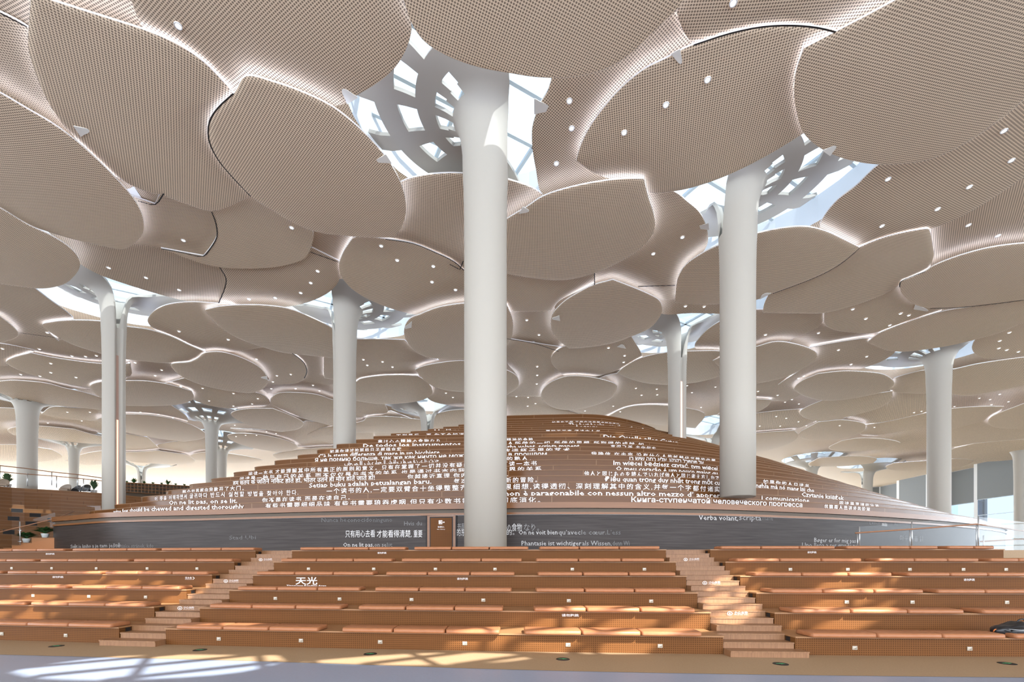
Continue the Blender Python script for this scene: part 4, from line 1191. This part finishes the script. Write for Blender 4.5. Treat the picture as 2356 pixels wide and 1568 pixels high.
fading(1607, 1780, 'Verba volant, |scripta |mane', 1196, 12, (.8, .45, .15))
fading(1873, 1970, 'Bøger er for mig pas', 1247, 10, (.55,)); fading(1845, 1975, 'Uno llena a ser grande po', 1258, 10, (.4,))
fading(163, 355, 'Svět je kniho a je tam ještě |tisíce stránek, kdo', 1259, 9, (.45, .16))
fading(528, 592, 'Stad Ubi', 1240, 9, (.13,)); fading(2070, 2125, '마우 최음 읽', 1243, 10, (.3,)); fading(2000, 2100, 'Lesen ist ein Abenteuer', 1208, 8, (.16,))
fading(2028, 2042, '疏散通道', 1209, 5, (.9,))
a, b = on_line(screen_v, screen_n, 982)[0], on_line(screen_v, screen_n, 1050)[0]
door = empty('door_1', ((a.x + b.x) / 2, (a.y + b.y) / 2 - .02, 2.7), 'flush wooden door in the dark screen wall, marked with an exit pictogram', 'door', kind='structure')
del door['category']
ang = math.atan2(b.y - a.y, b.x - a.x); door.rotation_euler = (0, 0, ang)
wd = (b - a).length / 2; dh = z1 - 2.7
bm = bmesh.new(); box(bm, (-wd, -.03, 0), (wd, .12, dh - .0)); mesh_obj('door_frame', bm, 'fascia', door)
bm = bmesh.new(); box(bm, (-wd * .78, -.045, .0), (wd * .78, -.0, dh - .06)); mesh_obj('door_gap', bm, 'dark', door)
bm = bmesh.new(); box(bm, (-wd * .72, -.06, .0), (wd * .72, -.0, dh - .11)); mesh_obj('door_leaf', bm, 'face', door)
bm = bmesh.new()
for s in (-1, 1): box(bm, (s * wd - .03, -.05, 0), (s * wd + .03, .05, dh))
mesh_obj('edge_strip', bm, 'dark', door)
for body, zz, hh, hw in (('非请勿入', dh - .62, .10, .17), ('No Entry', dh - .72, .05, .20)):
    vs, fs = glyphs(body, 1, 0, 1)
    xa = min(v.x for v in vs); xb = max(v.x for v in vs); ya = min(v.y for v in vs); yb = max(v.y for v in vs)
    bm = bmesh.new(); bv = [bm.verts.new((hw * (2 * (v.x - xa) / (xb - xa) - 1), -.063, zz + hh * (v.y - ya) / (yb - ya))) for v in vs]
    for f in fs: bm.faces.new([bv[i] for i in f])
    mesh_obj('lettering', bm, 'letter', door)
bm = bmesh.new()
for x0, x1, q0, q1 in ((-.12, .06, .24, .27), (-.12, .06, .40, .43), (-.12, -.09, .24, .43), (.03, .06, .36, .43), (.03, .06, .24, .31)):
    box(bm, (x0, -.064, dh - q1 - .0), (x1, -.061, dh - q0))
box(bm, (-.08, -.064, dh - .38), (.0, -.061, dh - .29))
box(bm, (.0, -.064, dh - .345), (.13, -.061, dh - .325))
t = [bm.verts.new((q[0], -.063, dh - q[1])) for q in ((.13, .29), (.13, .38), (.19, .335))]; bm.faces.new(t)
mesh_obj('exit_pictogram', bm, 'letter', door)
# walkway behind the benches that the screen stands on
bm = bmesh.new()
xs = [-46 + i * 2.0 for i in range(48)]
fr = [bm.verts.new((x, drow(6, x) + .86, 2.69)) for x in xs]; bk = [bm.verts.new((x, drow(6, x) + 16, 2.69)) for x in xs]
for i in range(len(xs) - 1): bm.faces.new((fr[i], fr[i + 1], bk[i + 1], bk[i]))
lo = [bm.verts.new((x, drow(6, x) + .86, 0)) for x in xs]
for i in range(len(xs) - 1): bm.faces.new((lo[i], lo[i + 1], fr[i + 1], fr[i]))
tag(mesh_obj('floor_walkway', bm, 'carpet'), 'raised walkway between the benches and the screen wall', kind='structure')

# ------------------------------------------------------------------ terraced bank at the far left
GX = [-420, -200, 0, 140, 240, 420, 640, 760]; GF = [.62, .80, 1.0, 1.055, 1.10, 1.235, 1.42, 1.5]
bank = empty('terraced_bank', (-50, 48, 2.7), 'high bank of curved wooden terraces at the far left behind the hill', 'stepped bank')
NB = 17
bank_curve = []
for j in range(NB):
    d0 = 33.0 + j * .84
    bank_curve.append(spline([((x - CX) / F * d0 * g, d0 * g, 0) for x, g in zip(GX, GF)], 5, False, 120))
ZBK = [2.2 + .46 * j for j in range(NB + 1)]
for j in range(NB):
    v = bank_curve[j]; v2 = bank_curve[j + 1] if j + 1 < NB else [p + Vector((-8, 14, 0)) for p in v]
    bm = bmesh.new(); bl = bank.location
    A = [bm.verts.new(Vector((p.x, p.y, ZBK[j] - .02)) - bl) for p in v]; B = [bm.verts.new(Vector((p.x, p.y, ZBK[j + 1])) - bl) for p in v]; C_ = [bm.verts.new(Vector((p.x, p.y + .05, ZBK[j + 1])) - bl) for p in v2]
    for i in range(len(v) - 1):
        bm.faces.new((A[i], A[i + 1], B[i + 1], B[i])); bm.faces.new((B[i], B[i + 1], C_[i + 1], C_[i])).material_index = 1
    tb = mesh_obj('tier', bm, ['bank', 'hilltop'], bank)
    bm = bmesh.new()
    A = [bm.verts.new(Vector((p.x, p.y - .03, ZBK[j + 1] - .05)) - bl) for p in v]; B = [bm.verts.new(Vector((p.x, p.y - .03, ZBK[j + 1] + .004)) - bl) for p in v]; C_ = [bm.verts.new(Vector((p.x, p.y + .06, ZBK[j + 1] + .004)) - bl) for p in v]
    for i in range(len(v) - 1): bm.faces.new((A[i], A[i + 1], B[i + 1], B[i])); bm.faces.new((B[i], B[i + 1], C_[i + 1], C_[i]))
    mesh_obj('nosing', bm, 'nosing', tb)
ZTOP = ZBK[NB]
def bank_pt(j, x, z, off=0.0):
    v = bank_curve[j]
    b = None
    for a, c in zip(v, v[1:]):
        if px(a) <= x <= px(c):
            t = (x - px(a)) / (px(c) - px(a)); b = a + (c - a) * t
    if b is None: b = v[-1]
    r = Vector((b.x, b.y, 0)).normalized()
    return Vector((b.x, b.y, z)) - r * off
# dark ventilation slots in the bank
for i, (x, y, w2) in enumerate(((39, 1175, 13.5), (81, 1187, 13), (31, 1196.5, 13.5), (72, 1208.5, 13.5), (20, 1218.5, 13.5), (118, 1199, 9))):
    best = min(range(NB), key=lambda j: abs(CY - F * ((ZBK[j] + ZBK[j + 1]) / 2 - EYE) / bank_pt(j, x, 0).y - y))
    a, b = bank_pt(best, x - w2, 0, .03), bank_pt(best, x + w2, 0, .03)
    bm = bmesh.new()
    q = [bm.verts.new(p) for p in (Vector((a.x, a.y, ZBK[best] + .07)) - bank.location, Vector((b.x, b.y, ZBK[best] + .07)) - bank.location, Vector((b.x, b.y, ZBK[best + 1] - .03)) - bank.location, Vector((a.x, a.y, ZBK[best + 1] - .03)) - bank.location)]
    bm.faces.new(q)
    mesh_obj('vent_slot', bm, 'dark', bank)

def leafy(name, loc, label, cat, height, spread, n, seed, pot=None, group=None):
    rnd = random.Random(seed)
    root = empty(name, loc, label, cat, group)
    z0 = 0
    if pot:
        r, h = pot; z0 = h
        bm = bmesh.new(); seg = 20
        rs = [(r * .66, 0), (r * .95, h), (r, h), (r, h - .03), (r * .86, h - .03)]
        rs = [(r * .66, 0), (r * .97, h * .96), (r, h), (r * .88, h), (r * .84, h * .88)]
        rg = [[bm.verts.new((math.cos(2 * PI * i / seg) * q, math.sin(2 * PI * i / seg) * q, zz)) for i in range(seg)] for q, zz in rs]
        for A, B in zip(rg, rg[1:]):
            for i in range(seg): bm.faces.new((A[i], A[(i + 1) % seg], B[(i + 1) % seg], B[i]))
        bm.faces.new(rg[0][::-1]); bm.faces.new(rg[-1])
        mesh_obj('pot', bm, 'pot', root, True)
    bm = bmesh.new()
    for i in range(n):
        a = rnd.random() * 2 * PI; e = rnd.random()
        L = spread * (.55 + .45 * rnd.random()) * (.5 + .5 * e)
        up = height * (.35 + .65 * (1 - e * .8)) * (.7 + .3 * rnd.random())
        u = Vector((math.cos(a), math.sin(a), 0)); s = Vector((-u.y, u.x, 0))
        wv = spread * .13 * (.7 + .6 * rnd.random())
        prev = None
        for t in (0, .25, .5, .75, 1):
            p = u * L * t + Vector((0, 0, z0 + up * (1.9 * t - 1.05 * t * t)))
            ww = wv * (.12 + 1.9 * t * (1 - t) + (.0 if t < 1 else -.1)) if t < 1 else 0.004
            c = [bm.verts.new(p - s * ww), bm.verts.new(p + Vector((0, 0, -ww * .25))), bm.verts.new(p + s * ww)]
            if prev: bm.faces.new((prev[0], prev[1], c[1], c[0])); bm.faces.new((prev[1], prev[2], c[2], c[1]))
            prev = c
    mesh_obj('foliage', bm, 'leaf', root)
    bm = bmesh.new()
    for i in range(5):
        a = rnd.random() * 2 * PI
        tube(bm, [(0, 0, z0 - .02), (math.cos(a) * spread * .12, math.sin(a) * spread * .12, z0 + height * .45)], spread * .018, 5)
    mesh_obj('stem', bm, 'leaf', root)
    return root
# stair beside the hill, with two potted ferns
ds = 29.6
sb = empty('side_stair', D(40, 1270, ds), 'orange-brown wooden stair flank left of the screen wall, rising towards it', 'stairs')
stp = [(-170, -20, 1277), (-20, 8, 1267), (8, 27, 1260), (27, 47, 1254), (47, 73, 1248.5), (73, 131, 1237)]
for xa, xb, y in stp:
    a = D(xa, y, ds); b = D(xb, y, ds)
    bm = bmesh.new(); l = sb.location
    box(bm, (a.x - l.x, 0, 1.2 - l.z), (b.x - l.x, 1.0, a.z - l.z)); mesh_obj('step', bm, 'brick', sb)
    bm = bmesh.new(); box(bm, (a.x - l.x, -.03, a.z - l.z), (b.x - l.x, 1.0, a.z - l.z + .03)); mesh_obj('tread', bm, 'step', sb)
leafy('potted_fern', D(61, 1248, ds + .4), 'bushy green fern in a white pot on the lower stair step', 'potted plant', .56, .72, 190, 3, (.22, .28), 'ferns on the side stair')
leafy('potted_fern', D(104, 1236.5, ds + .4), 'bushy green fern in a white pot on the upper stair step', 'potted plant', .56, .76, 190, 5, (.22, .28), 'ferns on the side stair')
# glass balustrade of that stair
gr = empty('glass_railing', D(47, 1253, ds - .15), 'sloping glass railing with wooden handrail beside the two ferns', 'railing'); l = gr.location
bm = bmesh.new(); tube(bm, [D(-60, 1244, ds - .1) - l, D(0, 1223, ds - .1) - l, D(129, 1192, ds - .1) - l, D(170, 1176, ds + 1.5) - l], .035, 8); mesh_obj('handrail', bm, 'rail', gr, True)
bm = bmesh.new(); tube(bm, [D(46.5, 1253, ds - .1) - l, D(45.5, 1199, ds - .1) - l], .03, 8); tube(bm, [D(42, 1219.5, ds - .1) - l, D(49, 1219.5, ds - .1) - l], .035, 6); tube(bm, [D(42, 1245, ds - .1) - l, D(49, 1245, ds - .1) - l], .035, 6); mesh_obj('post', bm, 'metal', gr, True)
for (xa, ya0, ya1), (xb, yb0, yb1) in (((-60, 1236, 1282), (44, 1203, 1254)), ((48, 1202, 1253), (127, 1178, 1236))):
    bm = bmesh.new(); q = [D(xa, ya1, ds - .08), D(xb, yb1, ds - .08), D(xb, yb0, ds - .08), D(xa, ya0, ds - .08)]
    f = bm.faces.new([bm.verts.new(p - l) for p in q]); mesh_obj('pane', bm, 'glass', gr)
# glass parapet on the ledge behind the left end of the hill
gp = empty('glass_parapet', D(200, 1180, 28.5), 'frameless glass panes standing on the left end of the hill ledge', 'railing'); l = gp.location
for xa, xb, ya, yb, da, db in ((122, 168, 1180, 1170, 26.5, 28.0), (170, 197, 1169, 1164, 28.2, 29.2), (199, 232, 1163, 1163, 29.4, 31.0)):
    bm = bmesh.new(); q = [D(xa, ya + 18, da), D(xb, yb + 20, db), D(xb, yb, db), D(xa, ya, da)]
    bm.faces.new([bm.verts.new(p - l) for p in q]); mesh_obj('pane', bm, 'glass', gp)

# railing, plants, chairs and the planted bookshelf on top of the bank
rl = empty('terrace_railing', bank_pt(NB - 1, 60, ZTOP, -.5), 'steel and glass railing with two dark rails along the top of the left bank', 'railing'); l = rl.location
def bt(x, y, off=-.35):
    p = bank_pt(NB - 1, x, 0, off); return Vector((p.x, p.y, EYE + (CY - y) / F * p.y))
def prail(name, pts, r, m):
    bm = bmesh.new(); tube(bm, [q - l for q in pts], r, 6); return mesh_obj(name, bm, m, rl, True)
prail('handrail', [bt(x, y) for x, y in ((-200, 1069), (-60, 1079), (0, 1084.5), (60, 1090), (130, 1095), (192, 1101), (238, 1106))], .045, 'rail')
prail('handrail', [bt(x, y, -2.6) for x, y in ((-200, 1056), (0, 1070.5), (60, 1077), (119, 1085), (178, 1091), (238, 1099.5))], .05, 'rail')
for x, y0, y1 in ((-70, 1076, 1108), (63, 1087, 1115.5), (130, 1094, 1119.5), (192, 1101, 1124)): prail('post', [bt(x, y0), bt(x, y1 + 2)], .04, 'metal')
for x, y0, y1 in ((0, 1070, 1108), (119, 1084, 1112), (178, 1091, 1116)): prail('post', [bt(x, y0, -2.6), bt(x, y1 + 4, -2.6)], .04, 'metal')
bm = bmesh.new()
xs = [-200, -60, 0, 60, 130, 192, 236]
a = [bm.verts.new(bt(x, interp([-200, 0, 238], [1100, 1113, 1127], x)) - l) for x in xs]; b = [bm.verts.new(bt(x, interp([-200, 0, 60, 130, 192, 238], [1072, 1088, 1093, 1098, 1104, 1109], x)) - l) for x in xs]
for i in range(len(xs) - 1): bm.faces.new((a[i], a[i + 1], b[i + 1], b[i]))
mesh_obj('pane', bm, 'glass', rl)
def on_top(x, back):
    p = bank_pt(NB - 1, x, ZTOP, -back); return p
q = on_top(17, 2.0); q.z = EYE + (CY - 1099) / F * q.y
leafy('potted_tree', on_top(17, 2.0), 'leafy bush in a pale tub behind the terrace railing, leftmost', 'potted plant', 1.5, .72, 120, 11, (.34, .55), 'terrace bushes')
leafy('potted_tree', on_top(216, 2.4), 'dark leafy bush behind the terrace railing, next to the grooved column', 'potted plant', 1.5, .72, 120, 12, (.34, .55), 'terrace bushes')
def lounge(x, back, col, label, rz):
    root = empty('lounge_chair', on_top(x, back), label, 'armchair', 'lounge chairs on the terrace', rz)
    bm = bmesh.new(); box(bm, (-.42, -.40, .22), (.42, .40, .42)); bmesh.ops.bevel(bm, geom=bm.edges[:], offset=.05, segments=2, affect='EDGES'); mesh_obj('seat', bm, col, root)
    bm = bmesh.new()
    n = 14; A = []; B = []
    for i in range(n + 1):
        a = PI * i / n; A.append((math.cos(a) * .46, math.sin(a) * .46, .25)); B.append((math.cos(a) * .50, math.sin(a) * .52, .55 + .5 * math.sin(a)))
    va = [bm.verts.new(p) for p in A]; vb = [bm.verts.new(p) for p in B]
    for i in range(n): bm.faces.new((va[i], va[i + 1], vb[i + 1], vb[i]))
    o = mesh_obj('backrest', bm, col, root, True); md = o.modifiers.new('t', 'SOLIDIFY'); md.thickness = .09
    for sx in (-.34, .34):
        for sy in (-.32, .32):
            bm = bmesh.new(); tube(bm, [(sx, sy, 0), (sx * .95, sy * .95, .24)], .025, 6); mesh_obj('leg', bm, 'metal', root)
M['beige'] = mat('beige_upholstery', (.36, .27, .20), .8)
lounge(150, 2.2, 'beige', 'beige curved lounge chair behind the terrace railing', .3)
lounge(172, 2.6, 'black', 'black low lounge chair behind the terrace railing, next to a beige one', -.2)
lounge(195, 1.2, 'black', 'black low lounge chair beside the dark terrace bush', .2)
lounge(6, 1.4, 'beige', 'beige lounge chair at the left edge below the terrace bush', .6)
shf = empty('bookshelf', on_top(350, .8), 'long low open bookshelf with plants on top, right of the grooved column', 'bookshelf'); l = shf.location
xs = [284 + 8.2 * i for i in range(20)]
def sp(x, t): p = on_top(x, .8); return Vector((p.x, p.y, EYE + (CY - (interp([289, 430], [1110, 1117.6], x) * (1 - t) + interp([289, 430], [1131, 1141], x) * t)) / F * p.y)) - l
bm = bmesh.new()
for x in xs: tube(bm, [sp(x, 0), sp(x, 1)], .035, 4)
mesh_obj('upright', bm, 'step', shf)
for t in (0, .33, .66, 1):
    bm = bmesh.new(); tube(bm, [sp(x, t) for x in xs], .05 if t else .07, 4); mesh_obj('shelf', bm, 'step', shf)
bm = bmesh.new()
a = [bm.verts.new(sp(x, 0) * 1.0 + Vector((-.25, .35, 0))) for x in xs]; b = [bm.verts.new(sp(x, 1) + Vector((-.25, .35, -1.6))) for x in xs]
for i in range(len(xs) - 1): bm.faces.new((a[i], a[i + 1], b[i + 1], b[i]))
mesh_obj('back_panel', bm, 'slot', shf)
for i, (x, s) in enumerate(((292, .35), (308, .75), (331, .45), (352, .4), (372, .4), (386, .85), (404, .4), (424, .4))):
    p = on_top(x, 1.1); p.z = EYE + (CY - interp([289, 430], [1110, 1117.6], x)) / F * p.y
    leafy('shelf_plant', p, 'small trailing plant on the bookshelf top, %s from left' % POS[i], 'plant', s, s * .9, 40, 30 + i, None, 'plants on the bookshelf')

# ------------------------------------------------------------------ glass railing on the right, by the hill end
dg = 18.3
gr = empty('glass_railing', D(2100, 1262, dg), 'long glass railing with brown handrail and steel posts on the right', 'railing'); l = gr.location
def dd(x): return dg if x <= 2250 else dg + (x - 2250) * .035
hp = [(1968, 1225.5), (2098, 1216.5), (2247, 1205), (2356, 1221), (2480, 1240)]
bm = bmesh.new(); tube(bm, [D(x, y, dd(x) - .06) - l for x, y in hp], .03, 8); mesh_obj('handrail', bm, 'rail', gr, True)
for x, y0, y1 in ((1977.5, 1210, 1262), (2098, 1200, 1264), (2251, 1187, 1268)):
    bm = bmesh.new(); tube(bm, [D(x, y1, dd(x)) - l, D(x, y0, dd(x)) - l], .022, 8); tube(bm, [D(x - 4.5, y1, dd(x)) - l, D(x - 4.5, y0 + 18, dd(x)) - l], .018, 6); mesh_obj('post', bm, 'metal', gr, True)
for (xa, ya), (xb, yb) in (((1979, 1211), (2096, 1201)), ((2100, 1200), (2249, 1188)), ((2253, 1188), (2480, 1215))):
    bm = bmesh.new(); q = [D(xa, 1264, dd(xa)), D(xb, 1266, dd(xb)), D(xb, yb, dd(xb)), D(xa, ya, dd(xa))]
    bm.faces.new([bm.verts.new(p - l) for p in q]); mesh_obj('pane', bm, 'glass', gr)
gr = empty('glass_railing', D(2263, 1266, 21), 'short lower glass railing with brown handrail at the right edge, behind the long one', 'railing'); l = gr.location
bm = bmesh.new(); tube(bm, [D(2256, 1245, 21) - l, D(2300, 1242.5, 21.2) - l, D(2356, 1239.5, 21.5) - l, D(2480, 1234, 22) - l], .03, 8); mesh_obj('handrail', bm, 'rail', gr, True)
bm = bmesh.new(); tube(bm, [D(2263, 1270, 21) - l, D(2263, 1231, 21) - l], .025, 8); mesh_obj('post', bm, 'metal', gr, True)
bm = bmesh.new(); q = [D(2264, 1270, 21.03), D(2480, 1270, 22.03), D(2480, 1226, 22.03), D(2264, 1232, 21.03)]; bm.faces.new([bm.verts.new(p - l) for p in q]); mesh_obj('pane', bm, 'glass', gr)

# ------------------------------------------------------------------ glazed side wall on the right
XW = 98.0
ZW = 22.95
# outside of the building the wall steps in and out
prof = [(XW, -24), (XW, 20)]
zig = []
dpos = 20
k = 0
while dpos < 136:
    zig += [(XW + (0 if k % 2 else 3.2), dpos), (XW + (0 if k % 2 else 3.2), dpos + 8.2)]
    dpos += 9.6; k += 1
pl = [(XW, -24), (XW, 19)] + zig
nwin = NWIN
wall = bmesh.new()
for (xa, ya), (xb, yb) in zip(pl, pl[1:]):
    nwin += 1
    root = empty('window_%d' % nwin, (xa, ya, 0), 'tall glazed bay of the right wall with grey blind and white mullions', 'window', kind='structure'); del root['category']
    dx, dy = xb - xa, yb - ya
    L_ = math.hypot(dx, dy)
    root.rotation_euler = (0, 0, math.atan2(dy, dx))
    bm = bmesh.new(); bm.faces.new([bm.verts.new(q) for q in ((0, 0, 0), (L_, 0, 0), (L_, 0, ZW), (0, 0, ZW))]); mesh_obj('pane', bm, 'tinted' if ya > 64 else 'glass', root)
    if ya > 66:
        bm = bmesh.new(); box(bm, (.25, .12, 15.4), (L_ - .25, .16, ZW)); mesh_obj('blind', bm, 'blind', root)
    bm = bmesh.new(); box(bm, (-.28, -.30, 0), (.28, .30, ZW)); mesh_obj('mullion', bm, 'mull', root)
    bm = bmesh.new()
    for zz in (5.0, 8.6, 12.0, 15.3): box(bm, (0, -.05, zz), (L_, .1, zz + .12))
    mesh_obj('transom', bm, 'steel', root)

# ------------------------------------------------------------------ black backpack on the lowest bench at the right edge
p = row_at(1, 2338, .22)
bag = empty('backpack', (p.x - .12, p.y, .45), 'black backpack lying on the lowest bench at the right edge', 'backpack'); l = bag.location
bm = bmesh.new(); bmesh.ops.create_icosphere(bm, subdivisions=4, radius=1)
for v in bm.verts:
    x, y, zz = v.co
    sq = lambda t, e: math.copysign(abs(t) ** e, t)
    x, y, zz = sq(x, .62), sq(y, .7), sq(zz, .72)
    taper = 1 - .28 * max(0, -x)
    v.co = Vector((x * .44, y * .24 * taper, .17 + zz * .155 * taper + .05 * x + .012 * math.sin(9 * x + 3) * math.cos(7 * y) + (.02 * math.sin(5 * x))))
    if v.co.z < .02: v.co.z = .02
mesh_obj('body', bm, 'black', bag, True)
bm = bmesh.new(); bmesh.ops.create_icosphere(bm, subdivisions=3, radius=1)
for v in bm.verts: v.co = Vector((v.co.x * .25 + .02, v.co.y * .09 - .21, v.co.z * .10 + .15))
mesh_obj('front_pocket', bm, 'black', bag, True)
bm = bmesh.new(); tube(bm, [(.10, -.02, .33), (.16, -.03, .40), (.25, -.03, .42), (.33, -.02, .37)], .018, 8); mesh_obj('grab_handle', bm, 'black', bag, True)
bm = bmesh.new(); tube(bm, [(-.34, -.18, .16), (-.20, -.27, .12), (-.05, -.30, .07), (.05, -.29, .03)], .016, 6); mesh_obj('strap', bm, 'black', bag, True)
bm = bmesh.new(); tube(bm, [(-.28, -.20, .20), (-.10, -.305, .19), (.1, -.31, .20), (.28, -.24, .22)], .006, 6); tag(mesh_obj('zip', bm, 'metal', bag, True), 'grey zip')
bm = bmesh.new(); tube(bm, [(-.40, -.05, .18), (-.46, -.06, .17), (-.48, -.05, .12)], .012, 6); M['orange'] = mat('orange_cord', (.6, .16, .03), .6); tag(mesh_obj('tassel', bm, 'orange', bag, True), 'orange tassel')
bm = bmesh.new(); box(bm, (-.03, -.306, .035), (.07, -.296, .075)); tag(mesh_obj('tag', bm, 'paper', bag), 'white tag')

# unseen pale floor sheets added around the hill to bounce light upwards
for i, (xa, xb, ya, yb) in enumerate(((45, 97, 12, 139), (-140, -66, 10, 139), (-60, 44, 64, 139))):
    bm = bmesh.new(); bm.faces.new([bm.verts.new(q) for q in ((xa, ya, .012), (xb, ya, .012), (xb, yb, .012), (xa, yb, .012))])
    tag(mesh_obj('floor_bounce', bm, 'bouncefloor'), 'unseen pale floor added beyond the hill to bounce light up', kind='structure')
